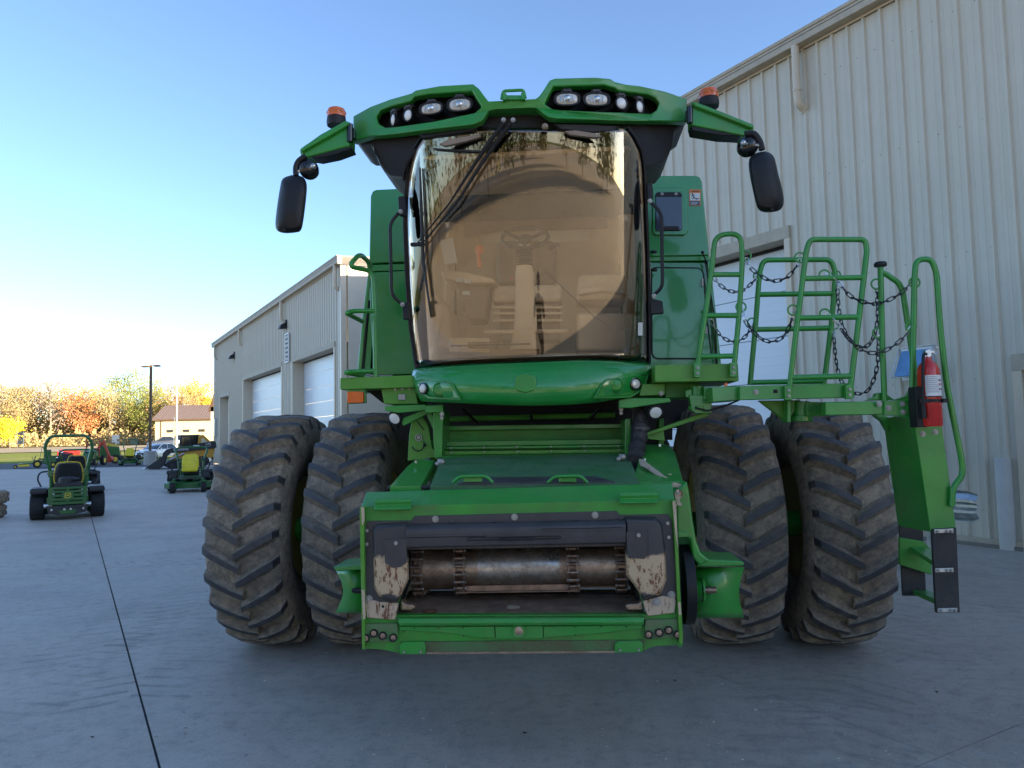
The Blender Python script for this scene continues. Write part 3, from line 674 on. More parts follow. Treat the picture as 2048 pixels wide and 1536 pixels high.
# ---- platforms and brackets at cab floor height
def bar(name, pts, v0, v1, m_='green', bevel=.005, **k): return part(name, MB().ext(pts, v0, v1), M[m_], bevel, **k)
bar('platform_edge', [(680, 756), (826, 750), (829, 775), (680, 779)], 4.95, 5.5, 'green_olive')
bar('platform_edge', [(1310, 730), (1476, 727), (1478, 762), (1310, 764)], 4.72, 5.3, 'green_olive')
bar('lamp_bracket', [(694, 778), (730, 777), (732, 806), (700, 808), (694, 806)], 4.97, 5.0)
mrk = bar('marker_light', [(694, 785), (696, 783), (724, 783), (726, 785), (726, 803), (723, 806), (696, 806), (694, 803)], 4.93, 4.965, 'amber', .004)
bar('bracket_plate', [(762, 777), (830, 775), (836, 808), (768, 808)], 5.0, 5.35, 'green_olive')
for x, y in ((791, 778), (805, 777), (819, 776)): bolt(x, y, 4.995, .008)
bar('bracket_slot', [(796, 788), (811, 788), (811, 800), (796, 800)], 4.985, 5.0, 'steel', .003)
bar('gusset', [(730, 779), (765, 778), (765, 806), (745, 790)], 5.15, 5.2, 'void', .002)
bar('light_rail', [(769, 812), (852, 809), (852, 820), (800, 826), (769, 822)], 4.92, 5.0)
bar('light_rail', [(852, 811), (886, 809), (886, 824), (850, 826)], 4.9, 4.98)
bar('light_rail', [(1238, 800), (1256, 796), (1340, 796), (1342, 804), (1300, 810), (1262, 816), (1238, 816)], 4.8, 4.9)
for x, y in ((884, 832), (1242, 822)): bolt(x, y-4, 4.86, .010); bolt(x, y+4, 4.87, .008)
bar('side_bracket', [(1284, 768), (1330, 767), (1330, 790), (1278, 792)], 4.85, 5.2, 'green_olive')
bolt(1322, 787, 4.845, .010)
bar('bracket_beam', [(1330, 766), (1400, 764), (1400, 792), (1330, 796)], 4.95, 5.4, 'green_dirty')
bar('pivot_bracket', [(1378, 790), (1384, 822), (1392, 827), (1424, 826), (1424, 795), (1400, 790)], 4.8, 4.86)
b = MB(); b.cyl(P(1395, 772, 4.85), P(1395, 815, 4.85), .042, 18); b.cyl(P(1395, 812, 4.85), P(1395, 820, 4.85), .06, 18); part('pivot_post', b, M['green'], .004)
bar('pivot_ear', [(1371, 780), (1384, 778), (1384, 798), (1371, 794)], 4.82, 4.84)
bar('pivot_clamp', [(1408, 774), (1430, 774), (1432, 800), (1408, 800)], 4.78, 4.9)
bolt(1421, 787, 4.78, .014)
bar('support_strut', [(1285, 868), (1294, 872), (1418, 832), (1416, 822)], 4.95, 5.02, 'green_olive')
bar('support_strut', [(1292, 864), (1328, 862), (1330, 882), (1292, 878)], 5.0, 5.06, 'green_olive')
b = MB(); b.tube([P(1390, 815, 4.78), P(1415, 822, 4.75), P(1450, 812, 4.78), P(1478, 800, 4.8)], .006, 6); part('cable', b, M['black'], 0)
bar('retroreflector', [(1449, 766), (1455, 765), (1455, 778), (1450, 779)], 4.7, 4.72, 'orange_tool', .002)
# round working lamps under the platforms
for x, y, rx, v, tn in ((790, 836, 12, 4.98, -.3), (1311, 824, 15, 4.85, .1)):
    c = P(x, y, v); h = MB(); n2 = Vec((tn, -1, -.5)).normalized(); h.lathe([(.02, -.05), (.05, -.01), (.052, .005), (.046, .01)], c, n2, 24)
    w_ = part('work_lamp', h, M['black'], 0); h = MB(); h.lathe([(.046, .006), (.03, .014), (.001, .018)], c, n2, 24); mk('lamp_lens', h, M['white_lens'], w_)
bar('lamp_arm', [(800, 838), (850, 818), (866, 822), (806, 852)], 5.0, 5.04)

# ---- swung-out landing on the right
bar('landing_beam', [(1480, 772), (1708, 766), (1709, 795), (1480, 800)], 4.55, 4.60, 'green', .004)
bar('landing_end', [(1424, 774), (1480, 772), (1480, 800), (1426, 804)], 4.62, 4.9, 'green')
part('landing_deck', MB().prism([P(1480, 774, 4.6), P(1707, 768, 4.6), P(1680, 772, 5.28), P(1470, 776, 5.28)], (0, 0, -.05)), M['green_dirty'], .004)
bolt(1512, 784, 4.545, .010); bar('drain_hole', [(1547, 779), (1555, 779), (1555, 786), (1547, 786)], 4.546, 4.552, 'void', .001)
bar('landing_gusset', [(1518, 801), (1602, 800), (1580, 838), (1572, 842)], 4.75, 4.80, 'green_olive')
bar('landing_gusset', [(1575, 800), (1582, 800), (1582, 845), (1575, 845)], 4.66, 4.8, 'green')
b = MB(); b.cyl(P(1601, 803, 4.78), P(1601, 838, 4.78), .055, 18); b.cyl(P(1601, 832, 4.78), P(1601, 843, 4.78), .075, 18); part('pivot_post', b, M['green'], .004)
bar('hinge_plate', [(1612, 803), (1650, 805), (1650, 832), (1625, 833), (1614, 845)], 4.72, 4.9, 'green')
bar('ladder_beam', [(1651, 804), (1769, 802), (1769, 829), (1652, 831)], 4.52, 4.60, 'green', .006)
st = [(1769, 802), (1838, 798), (1846, 800), (1884, 850), (1912, 1055), (1861, 1064), (1833, 870), (1829, 852), (1818, 840), (1798, 832), (1769, 830)]
bar('ladder_stringer', st, 4.50, 4.53, 'green', .004)
sidep = [P(1829, 852, 4.53), P(1833, 870, 4.53), P(1861, 1064, 4.53), P(1796, 1052, 4.98), P(1771, 860, 4.98), P(1766, 838, 4.98), P(1790, 832, 4.8), P(1818, 840, 4.53)]
part('ladder_side_plate', MB().prism(sidep, (.012, .004, 0)), M['green'], .002)
bar('ladder_arch', [(1735, 806), (1769, 803), (1769, 830), (1785, 838), (1775, 862), (1764, 842), (1750, 832)], 4.9, 4.95, 'green')
for x, y in ((1758, 808), (1777, 816), (1805, 808), (1806, 824), (1845, 868), (1870, 864)): bolt(x, y, 4.50, .011)
bar('seam_plate', [(1814, 808), (1827, 807), (1827, 828), (1814, 829)], 4.494, 4.50, 'green', .002)
bar('post_foot', [(1731, 801), (1750, 793), (1752, 786), (1769, 785), (1790, 800)], 4.58, 4.62, 'green')
bar('post_foot', [(1785, 800), (1800, 796), (1815, 790), (1820, 781), (1826, 780), (1828, 801)], 4.58, 4.62, 'green')
# hanging lower steps: rubber straps front and back, green tread pans
bar('step_strap', [(1864, 1058), (1913, 1055), (1920, 1225), (1873, 1226)], 4.49, 4.515, 'rubber', .003)
bar('step_strap', [(1799, 1050), (1846, 1054), (1853, 1192), (1806, 1192)], 4.95, 4.97, 'rubber', .003)
for pts in ([(1869, 1059), (1907, 1057), (1907, 1065), (1869, 1067)], [(1871, 1137), (1907, 1136), (1907, 1144), (1871, 1145)], [(1876, 1217), (1915, 1216), (1915, 1224), (1876, 1225)]):
    cp = bar('clamp_plate', pts, 4.478, 4.49, 'galv', .002)
    for f_ in (.15, .65, .88): bolt(pts[0][0]+(pts[1][0]-pts[0][0])*f_, (pts[0][1]+pts[3][1])/2, 4.478, .008, parent=cp, washer=False)
for (a, c_, e_, f_) in (((1870, 1125), (1870, 1140), (1815, 1105), (1815, 1090)), ((1872, 1200), (1872, 1212), (1826, 1190), (1826, 1180))):
    q4 = [P(*a, 4.52), P(a[0]+38, a[1], 4.52), P(f_[0]+30, f_[1], 4.95), P(*f_, 4.95)]
    part('step_tread', MB().prism(q4, (0, 0, -.028)), M['green'], .004)
bar('tread_guard', [(1800, 1075), (1848, 1083), (1862, 1098), (1864, 1150), (1800, 1130)], 4.9, 4.93, 'green_dirty')
# tubular rails
TR = .0165
def rail(paths, v, r=TR, rad=.09, name='handrail', m_='green', eye=()):
    b_ = MB()
    for i, p in enumerate(paths):
        vs_ = [P(q_[0], q_[1], q_[2] if len(q_) > 2 else v) for q_ in p]
        b_.tube(rp(vs_, rad, 6) if len(vs_) > 2 else vs_, r, 12)
    for ex, ey_ in eye:
        c_ = P(ex, ey_, v); b_.tube([c_+Vec((.030*cos(t), 0, .030*sin(t))) for t in [2*pi*i/16 for i in range(16)]], .0055, 6, closed=True)
    return part(name, b_, M[m_], 0)
rail([[(1393, 748), (1407, 655), (1426, 520), (1430, 470), (1482, 466), (1485, 520), (1479, 620), (1467, 748)], [(1424, 549), (1482, 549)], [(1410, 631), (1477, 631)], [(1399, 713), (1470, 712)]], 4.68, rad=.16, eye=((1492, 511), (1482, 614)))
rail([[(1577, 792), (1595, 640), (1613, 500), (1620, 479), (1730, 479), (1734, 500), (1720, 620), (1699, 790)], [(1606, 557), (1728, 555)], [(1596, 636), (1716, 634)], [(1582, 755), (1702, 752)]], 4.53, rad=.12, eye=((1600, 515), (1586, 620), (1649, 550), (1650, 628)))
rail([[(1500, 770, 5.2), (1512, 640, 5.2), (1519, 545, 5.2), (1527, 520, 5.2), (1662, 519, 5.2), (1671, 545, 5.2), (1664, 640, 5.2), (1648, 768, 5.2)], [(1518, 589), (1667, 587)], [(1510, 659), (1660, 656)], [(1502, 765), (1650, 762)]], 5.2, r=.018, rad=.12, eye=((1516, 552), (1504, 645), (1672, 550), (1668, 650)))
rail([[(1769, 802), (1765, 700), (1761, 535)], [(1763, 545), (1770, 547), (1798, 566), (1806, 585), (1822, 690), (1838, 800)]], 4.56, rad=.06, eye=((1753, 568), (1756, 666)))
b = MB(); b.lathe([(.033, 0), (.036, .006), (.036, .018), (.03, .026), (.001, .028)], P(1761, 533, 4.56), (0, 0, 1), 24); part('post_cap', b, M['black'], 0)
rail([[(1824, 800), (1826, 700), (1829, 550), (1832, 520), (1862, 517), (1873, 545), (1880, 650), (1893, 770), (1924, 922), (1926, 950), (1906, 974), (1904, 1012)]], 4.48, rad=.09, eye=((1829, 565), (1822, 652)))
bar('rail_foot', [(1901, 975), (1908, 975), (1910, 1014), (1903, 1014)], 4.47, 4.49, 'green', .003)
for x, y, v in ((1395, 738, 4.66), (1467, 737, 4.66), (1577, 783, 4.5), (1699, 781, 4.5)):
    fl_ = bar('rail_foot', [(x-7, y-12), (x+7, y-12), (x+7, y+17), (x-6, y+17)], v, v+.04, 'green', .004); bolt(x, y-2, v, .009, parent=fl_, washer=False); bolt(x, y+9, v, .009, parent=fl_, washer=False)
lr = lambda pts: [P(x, y, v) for x, y, v in pts]
b = MB(); b.tube(rp(lr([(751, 752, 5.0), (750, 620, 5.0), (747, 555, 5.0), (738, 541, 5.0), (697, 533, 4.85), (719, 507, 4.95), (738, 524, 5.1), (740, 545, 5.15)]), .06, 5), .017, 10); part('handrail', b, M['green'], 0)
b = MB(); b.tube(rp(lr([(750, 622, 5.0), (706, 622, 4.9), (692, 626, 4.85), (728, 645, 5.3)]), .05, 5), .016, 10); part('handrail', b, M['green'], 0)
b = MB(); b.tube(rp(lr([(748, 742, 5.0), (704, 743, 4.9), (690, 745, 4.85), (726, 752, 5.2)]), .05, 5), .016, 10); part('handrail', b, M['green'], 0)
b = MB(); b.tube(lr([(742, 530, 5.25), (728, 640, 5.25), (718, 750, 5.25)]), .014, 8); part('handrail', b, M['green'], 0)
# safety chains, every link modelled
def chain(pts, v0, v1=None, steel_ends=2):
    v1 = v0 if v1 is None else v1; k_ = len(pts)
    w = cr([P(x, y, v0+(v1-v0)*i/(k_-1)) for i, (x, y) in enumerate(pts)], 12)
    L = [0]
    for i in range(1, len(w)): L.append(L[-1]+(w[i]-w[i-1]).length)
    n_ = max(4, int(L[-1]/.040)); b_ = MB()
    def at(s_):
        for i in range(1, len(L)):
            if s_ <= L[i]: t = (s_-L[i-1])/(L[i]-L[i-1]); return w[i-1].lerp(w[i], t)
        return w[-1]
    for i in range(n_):
        a = at(L[-1]*i/n_); c = at(L[-1]*(i+1)/n_); d = (c-a).normalized(); mid = (a+c)/2
        side = Vec((0, 1, 0)) if abs(d.y) < .9 else Vec((1, 0, 0)); s1 = d.cross(side).normalized(); s2 = d.cross(s1)
        tw = random.uniform(-.35, .35)+(pi/2 if i % 2 else 0); ss = s1*cos(tw)+s2*sin(tw); h = (c-a).length/2+.007
        ring_ = [mid+d*(h-.009)*sx_+d*.009*cos(t)*1.0+ss*.0095*sin(t) for sx_, t in [(1, -pi/2), (1, -pi/4), (1, 0), (1, pi/4), (1, pi/2), (-1, pi/2), (-1, 3*pi/4), (-1, pi), (-1, 5*pi/4), (-1, 3*pi/2)]]
        b_.tube(ring_, .0034, 5, closed=True, mi=1 if i < steel_ends or i >= n_-1 else 0)
    return part('safety_chain', b_, [M['zinc'], M['galv']], 0, kind='stuff')
chain([(1493, 517), (1500, 535), (1530, 557), (1552, 562), (1578, 552), (1600, 520)], 4.68, 4.53)
chain([(1425, 552), (1440, 570), (1462, 583), (1485, 581), (1504, 566), (1515, 553)], 5.0, 5.2)
chain([(1483, 618), (1492, 645), (1515, 672), (1540, 684), (1566, 674), (1580, 650), (1587, 625)], 4.68, 4.53)
chain([(1422, 640), (1438, 668), (1462, 683), (1485, 678), (1500, 660), (1506, 648)], 5.0, 5.2)
chain([(1653, 549), (1675, 562), (1700, 592), (1735, 606), (1762, 606), (1800, 588), (1822, 565), (1831, 556)], 4.53, 4.48, 3)
chain([(1653, 628), (1672, 644), (1695, 675), (1725, 701), (1757, 706), (1790, 690), (1810, 672), (1822, 655)], 4.53, 4.48, 3)
chain([(1674, 558), (1678, 620), (1688, 660), (1710, 690), (1735, 692), (1752, 660), (1755, 610), (1754, 575)], 5.2, 4.56, 2)
chain([(1667, 655), (1672, 720), (1684, 765), (1708, 786), (1735, 782), (1752, 745), (1757, 700), (1757, 672)], 5.2, 4.56, 2)

# ---- under the cab: dark cavity, rails, side plates, hose
part('feeder_cavity', MB().rect(800, 800, 1345, 880, 5.9, 5.95), M['void'], 0)  # flat near-black sheet standing in for the shaded depth under the cab
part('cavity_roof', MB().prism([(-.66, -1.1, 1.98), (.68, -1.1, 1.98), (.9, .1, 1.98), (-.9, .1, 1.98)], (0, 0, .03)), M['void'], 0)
for i, (y0, y1, v0, m_) in enumerate(((849, 858, 5.35, 'green'), (858, 880, 5.42, 'green_dirty'), (880, 890, 5.2, 'green'), (891, 896, 5.16, 'green'), (900, 907, 5.1, 'green_olive'))):
    dy = 3
    part('cross_rail', MB().ext([(882, y0+dy), (1256, y0-dy*.6), (1256, y1-dy*.6), (882, y1+dy)], v0, v0+.12), M[m_], .004)
for x in (902, 968, 1034, 1102, 1168, 1236): bolt(x, 895.5-(x-900)*.012, 5.15, .007, washer=False); bolt(x+1, 904.5-(x-900)*.012, 5.09, .007, washer=False)
bar('side_plate', [(824, 836), (842, 828), (856, 850), (864, 895), (872, 905), (872, 915), (815, 922), (818, 870)], 5.15, 5.2, 'green_olive')
bar('side_plate', [(866, 822), (886, 820), (884, 915), (870, 918), (866, 870)], 5.0, 5.3, 'green')
bar('side_plate', [(850, 824), (862, 824), (880, 858), (872, 872), (862, 850)], 5.02, 5.05, 'green')
b = MB(); b.tube([P(836+12*cos(t), 888+14*sin(t), 5.13) for t in [pi*.9-.25*i for i in range(14)]], .004, 6); b.ball(P(849, 890, 5.12), .012); b.tube([P(834, 842, 5.13), P(840, 850, 5.12), P(848, 860, 5.13)], .004, 6); part('retaining_cable', b, M['black'], 0)
b = MB(); c = P(838, 875, 5.15); b.tube([c+Vec((.022*cos(t), -.01, .022*sin(t))) for t in [2*pi*i/14 for i in range(14)]], .005, 6, closed=True); b.cyl(c, c+Vec((0, -.02, 0)), .012, 8); part('lynch_pin', b, M['steel'], 0)
bar('side_plate', [(1250, 838), (1262, 836), (1262, 925), (1250, 920)], 5.0, 5.4, 'green')
bar('side_plate', [(1318, 838), (1328, 836), (1328, 930), (1318, 930)], 5.25, 5.4, 'green_dirty')
bar('side_plate', [(1262, 880), (1335, 880), (1340, 890), (1330, 930), (1262, 930)], 5.3, 5.6, 'void')
b = MB(); hp = cr([P(x, y, v) for x, y, v in ((1276, 806, 5.0), (1280, 835, 4.95), (1281, 858, 4.92), (1276, 885, 4.85), (1272, 910, 4.75), (1272, 928, 4.62))], 6)
b.tube(hp, [.052+.006*sin(i*1.3) for i in range(len(hp))], 12); part('hose_bundle', b, M['rubber'], 0)
b = MB(); b.tube([P(1277, 812, 4.93), P(1268, 860, 4.88), P(1262, 900, 4.8)], .014, 8); b.tube([P(1284, 808, 4.95), P(1288, 860, 4.9), P(1280, 900, 4.8)], .016, 8); part('hydraulic_hose', b, M['black'], 0)
b = MB(); b.lathe([(.062, -.012), (.062, .012)], P(1281, 857, 4.92), (0, 0, 1), 16); part('hose_strap', b, M['black_steel'], .002)

b = MB(); b.tube([P(900, 838, 5.5), P(1230, 830, 5.5)], .02, 8); part('cross_pipe', b, M['green_dirty'], 0)
for x0, y0, x1, y1 in ((925, 818, 955, 846), (1200, 815, 1175, 845), (1060, 816, 1064, 842)):
    b = MB(); b.tube([P(x0, y0, 5.3), P(x1, y1, 5.5)], .012, 6); part('hydraulic_line', b, M['black'], 0)
# ---- feeder house
FV = 3.70
# sloping top deck with side wings
def quad(name, pts, th, m_, bevel=.003, **k): return part(name, MB().prism([P(*p) for p in pts], (0, 0, -th)), M[m_], bevel, **k)
quad('feeder_deck', [(860, 972, 3.95), (1280, 966, 3.95), (1256, 908, 4.9), (884, 914, 4.9)], .05, 'green_dusty')
quad('deck_strip', [(885, 917, 4.84), (1250, 913, 4.84), (1250, 907, 4.95), (885, 911, 4.95)], .04, 'green_dirty')
quad('deck_wing', [(780, 972, 3.98), (842, 972, 3.98), (868, 921, 4.75), (835, 917, 4.75), (815, 932, 4.5)], .06, 'green')
quad('deck_wing', [(1266, 966, 3.98), (1366, 962, 3.98), (1350, 905, 4.9), (1336, 889, 5.1), (1285, 889, 5.1)], .06, 'green')
quad('deck_panel', [(915, 967, 3.96), (1230, 963, 3.96), (1190, 952, 4.12), (965, 954, 4.12)], .01, 'black_steel')
for pts in ([(912, 934), (1000, 932), (995, 947), (905, 948)], [(1126, 932), (1206, 930), (1210, 946), (1124, 947)], [(1225, 942), (1247, 941), (1254, 958), (1228, 959)], [(1262, 940), (1282, 940), (1285, 952), (1262, 953)]):
    part('grip_pad', MB().prism([P(x, y, 3.95+(972-y)*.0158) for x, y in pts], (0, 0, .006)), M['rubber'], .003)
for x0, x1 in ((905, 986), (1095, 1175)):
    q_ = [(x0, 966), (x0+14, 953), (x1-14, 952), (x1, 965)]; b = MB(); b.tube(rp([P(x, y, 3.93) for x, y in q_], .04, 4), .009, 8); b.rect(x0+22, 955, x1-22, 964, 3.94, 3.96)
    part('step_loop', b, M['green'], .002)
for x, y in ((880, 922), (1243, 912)):
    b = MB(); b.cyl(P(x, y+8, 4.65), P(x, y-4, 4.65), .016, 8); b.ball(P(x+3, y+2, 4.63), .02); b.ball(P(x-5, y+6, 4.63), .016); part('grease_fitting', b, M['steel'], 0)
for x, y in ((832, 926), (815, 950), (1320, 893), (1290, 922), (1328, 940)):
    b = MB(); b.cyl(P(x, y, 4.5), P(x, y-5, 4.5), .008, 6); part('bolt', b, M['galv'], 0)
b = MB(); b.tube([P(x, y, 4.02-(y-974)*.01+random.uniform(-.004, .004)) for x, y in [(775+i*12, 975.5-i*.21+random.uniform(-.8, .8)) for i in range(48)]], .012, 6); part('rubber_seal', b, M['rubber'], 0)
# front frame
top_ = [P(733, 984, 3.86), P(1345, 966, 3.86), P(1349, 999, 3.71), P(722, 1013, 3.71)]
part('frame_top_slope', MB().prism(top_, (0, .02, -.02)), M['green'], .004)
fo = [(722, 1013), (1349, 999), (1366, 1262), (1366, 1290), (1308, 1293), (1284, 1304), (802, 1308), (768, 1300), (724, 1297), (723, 1150)]
fi = [(806, 1098), (1258, 1088), (1264, 1150), (1294, 1229), (789, 1231), (808, 1160)]
part('front_frame', plate(PP(fo, FV), [PP(fi, FV)], (0, .05, 0)), M['green_dirty'], .004)
part('frame_side', MB().prism([P(724, 1013, FV+.05), P(724, 1300, FV+.05), P(724, 1300, 4.0), P(735, 1013, 4.0)], (.02, 0, 0)), M['green'], .004)
part('frame_side', MB().prism([P(1349, 1000, FV+.05), P(1364, 1294, FV+.05), P(1364, 1294, 4.0), P(1349, 1000, 4.0)], (-.02, 0, 0)), M['green'], .004)
for pts in ([(719, 1014), (728, 1013), (730, 1296), (724, 1300)], [(1345, 1000), (1352, 1000), (1366, 1286), (1359, 1290)]):
    part('frame_flange', MB().ext(pts, FV-.035, FV+.01), M['green_olive'], .003)
for pts in ([(722, 1015), (728, 1014), (729, 1042), (724, 1052)], [(723, 1180), (729, 1180), (731, 1236), (726, 1240)], [(1345, 1003), (1352, 1003), (1356, 1100), (1350, 1060)], [(1356, 1205), (1361, 1205), (1363, 1230), (1358, 1230)]):
    part('bare_patch', MB().ext(pts, FV-.038, FV-.033), M['primer'], 0)
part('backing_panel', MB().ext([(829, 1032), (1233, 1022), (1240, 1030), (1336, 1028), (1343, 1040), (1356, 1200), (1352, 1210), (1300, 1215), (1266, 1150), (1262, 1092), (804, 1100), (806, 1160), (786, 1205), (735, 1205), (729, 1185), (729, 1055), (735, 1042), (822, 1041)], FV-.008, FV+.0), M['black_steel'], .002)
for x, y in ((871, 1038), (1029, 1034), (1190, 1030)): bolt(x, y, FV-.008, .011)
for x, y in ((735, 1061), (735, 1088), (1335, 1046), (1337, 1074)): bolt(x, y, FV-.008, .009, washer=False)
for x, y in ((738, 1198), (1343, 1190)): bolt(x, y, FV-.012, .013)
# rolled upper bar with pressed ribs
def bq(x, y, v): return P(x, y, v)
rows_ = [(1046, FV+.0), (1050, FV-.045), (1058, FV-.068), (1070, FV-.072), (1094, FV-.062), (1096, FV+.03)]
ring0 = [bq(811, y+1, v) for y, v in rows_]; ring1 = [bq(1252, y-8.5, v) for y, v in rows_]
part('rolled_header_bar', MB().loft([ring0, ring1], 0, True), M['black_steel'], .006)
for (x0, x1, y) in ((815, 974, 1073), (934, 1122, 1080.5), (1083, 1248, 1066), (1000, 1070, 1082)):
    yy = lambda x, y_: y_-(x-815)*.019+ .0
    pts = [(x0, yy(x0, y)-2.5), (x1-3, yy(x1, y)-2.5), (x1, yy(x1, y)), (x1-3, yy(x1, y)+2.5), (x0, yy(x0, y)+2.5)]
    b = MB(); b.tube([P(x, q_, FV-.07) for x, q_ in pts], .0022, 5, closed=True); part('pressed_rib', b, M['black'], 0)
for x in (905, 987, 1152, 1240): part('weld_bead', MB().ball(P(x, 1046-(x-811)*.02, FV-.03), .012, 8, sc=(1.4, .6, .6)), M['black_steel'], 0)
# corner shields (left, right)
L1 = [(745, 1056), (752, 1048), (814, 1043), (816, 1090), (818, 1158), (801, 1195), (797, 1205), (777, 1204), (757, 1193), (748, 1175)]
L2 = [(1250, 1032), (1312, 1033), (1324, 1045), (1331, 1100), (1333, 1160), (1322, 1190), (1286, 1202), (1275, 1180), (1252, 1150), (1250, 1090)]
for L_, pl in ((L1, [(767, 1080), (812, 1077), (814, 1125), (802, 1134), (785, 1136), (770, 1126)]), (L2, [(1252, 1064), (1296, 1062), (1296, 1105), (1290, 1118), (1256, 1116)])):
    cx_ = sum(p[0] for p in L_)/len(L_); cy_ = sum(p[1] for p in L_)/len(L_)
    rings = [[P(cx_+(x-cx_)*k_, cy_+(y-cy_)*k_, FV-.008-d_) for x, y in L_] for k_, d_ in ((1, 0), (.97, .03), (.9, .046), (.5, .05), (.1, .05))]
    b = MB(); b.loft(rings, 0, True, True); sh = part('corner_shield', b, M['wear'], .004)
    mk('shield_cover', MB().ext(pl, FV-.066, FV-.055), M['black_steel'], sh, bevel=.003)
    bolt((pl[0][0]+pl[1][0])/2+3, pl[0][1]+6, FV-.066, .010, parent=sh, washer=False)
part('wear_plate', MB().ext([(731, 1202), (740, 1199), (760, 1204), (797, 1206), (793, 1226), (790, 1240), (734, 1236), (731, 1220)], FV-.016, FV-.002), M['primer'], .004)
part('wear_plate', MB().ext([(1286, 1202), (1325, 1192), (1350, 1196), (1352, 1204), (1349, 1226), (1296, 1232), (1290, 1218)], FV-.016, FV-.002), M['primer'], .004)
bolt(1313, 1204, FV-.018, .014)
part('plate_hole', MB().ball(P(766, 1213, FV-.018), .007), M['void'], 0)
# latch plates with pins at both lower corners
for pts, pins in (([(731, 1248), (795, 1247), (796, 1278), (790, 1284), (728, 1284)], [(732, 1276), (748, 1266), (766, 1271), (787, 1275)]), ([(1290, 1240), (1356, 1238), (1358, 1276), (1294, 1279), (1290, 1272)], [(1297, 1269), (1318, 1265), (1337, 1260), (1355, 1269)])):
    lp = part('latch_plate', MB().ext(pts, FV-.02, FV), mat('scuffed green plate', (.05, .20, .04), .5, dust=.95, ds=9, dth=.44, dcol=(.20, .15, .12)), .004)
    for x, y in pins:
        c = P(x, y, FV-.02); h = MB(); h.lathe([(.020, 0), (.020, -.012), (.014, -.012), (.014, -.002)], c, (0, 1, 0), 20); mk('pin_ring', h, M['black'], lp)
        h = MB(); h.lathe([(.014, 0), (.013, -.009), (.001, -.011)], c, (0, 1, 0), 18); mk('pin', h, M['drum'], lp)
# lower lip, base sheet, tabs
lip = [(1233, FV+.05), (1233, FV-.01), (1237, FV-.04), (1246, FV-.05), (1252, FV-.042), (1253, FV+.02)]
part('floor_lip', MB().loft([[P(797, y, v) for y, v in lip], [P(1288, y-2, v) for y, v in lip]], 0, True), M['green'], .006)
for pts in ([(798, 1253), (988, 1253), (990, 1276), (955, 1275), (905, 1267), (800, 1260)], [(1087, 1253), (1284, 1250), (1284, 1257), (1190, 1268), (1088, 1275)], [(990, 1253), (1086, 1252), (1086, 1277), (992, 1278)]):
    part('lip_gusset', MB().ext(pts, FV-.018, FV), M['green'], .003)
c = P(1038, 1261, FV-.02); h = MB(); h.lathe([(.033, 0), (.031, -.008), (.024, -.006)], c, (0, 1, 0), 24); part('pin_boss', h, M['green'], 0)
h = MB(); h.lathe([(.020, 0), (.020, -.010), (.001, -.014)], c, (0, 1, 0), 20); part('centre_pin', h, M['drum'], 0)
part('base_sheet', MB().ext([(800, 1284), (1290, 1280), (1288, 1304), (802, 1307)], FV-.012, FV), mat('rusting base sheet', (.06, .16, .05), .6, dust=1, ds=5, dth=.40, dcol=(.13, .085, .055)), .003)
part('rust_edge', MB().ext([(852, 1304), (1230, 1302), (1230, 1307), (852, 1309)], FV-.016, FV), M['drum'], .003)
for pts in ([(799, 1289), (806, 1285), (845, 1284), (851, 1290), (851, 1309), (799, 1309)], [(1230, 1288), (1236, 1283), (1280, 1282), (1286, 1288), (1286, 1305), (1230, 1306)]):
    tp = part('tab_plate', MB().ext(pts, FV-.03, FV-.012), M['green'], .004)
    bolt(pts[0][0]+10, pts[4][1]-6, FV-.03, .006, parent=tp, washer=False); bolt(pts[3][0]-9, pts[4][1]-6, FV-.03, .006, parent=tp, washer=False)
for x, y in ((828, 1256), (877, 1256), (926, 1255), (807, 1264), (1151, 1254), (1202, 1253), (1252, 1253), (1151, 1270), (927, 1272)): part('drain_hole', MB().ball(P(x, y, FV-.018), .004, 8), M['void'], 0)
# rolled brackets on top
for pts in ([(749, 999), (752, 997), (818, 996), (821, 999), (823, 1018), (751, 1020)], [(1239, 986), (1243, 983), (1312, 982), (1315, 986), (1316, 1003), (1240, 1006)]):
    (x0, y0), (x1, y1) = pts[0], pts[3]; xe = pts[4][0]; b = MB()
    rr_ = [(y0-2, FV+.02), (y0-1, FV-.02), (y0+5, FV-.03), (y0+12, FV-.022), (y0+20, FV-.05), (y0+22, FV-.045), (y0+18, FV+.0)]
    b.loft([[P(x0, y, v) for y, v in rr_], [P(xe, y-(1.5), v) for y, v in rr_]], 0, True); part('rolled_bracket', b, M['green'], .004)
# inside the mouth
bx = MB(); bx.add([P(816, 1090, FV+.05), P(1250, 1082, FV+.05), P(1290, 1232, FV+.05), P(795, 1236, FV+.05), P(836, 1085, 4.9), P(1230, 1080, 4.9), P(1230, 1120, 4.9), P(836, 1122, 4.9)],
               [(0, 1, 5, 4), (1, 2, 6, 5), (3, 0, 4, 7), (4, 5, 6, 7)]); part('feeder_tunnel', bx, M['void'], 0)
fl3 = [P(795, 1234, FV+.0), P(1290, 1231, FV+.0), P(1262, 1178, 4.15), P(818, 1181, 4.15), ]
part('feeder_floor', MB().prism(fl3, (0, 0, -.02)), M['floor_grime'], .003)
part('floor_seam', MB().prism([P(812, 1190, 4.05), P(1270, 1187, 4.05), P(1271, 1190, 4.05), P(811, 1193, 4.05)], (0, -.004, 0)), M['void'], 0)
b = MB(); b.ball(P(860, 1222, FV+.06), .04, 10, sc=(1, .8, .25)); part('straw_litter', b, mat('rust brown chaff', (.12, .055, .025), .9, bump=1, bs=200), 0)
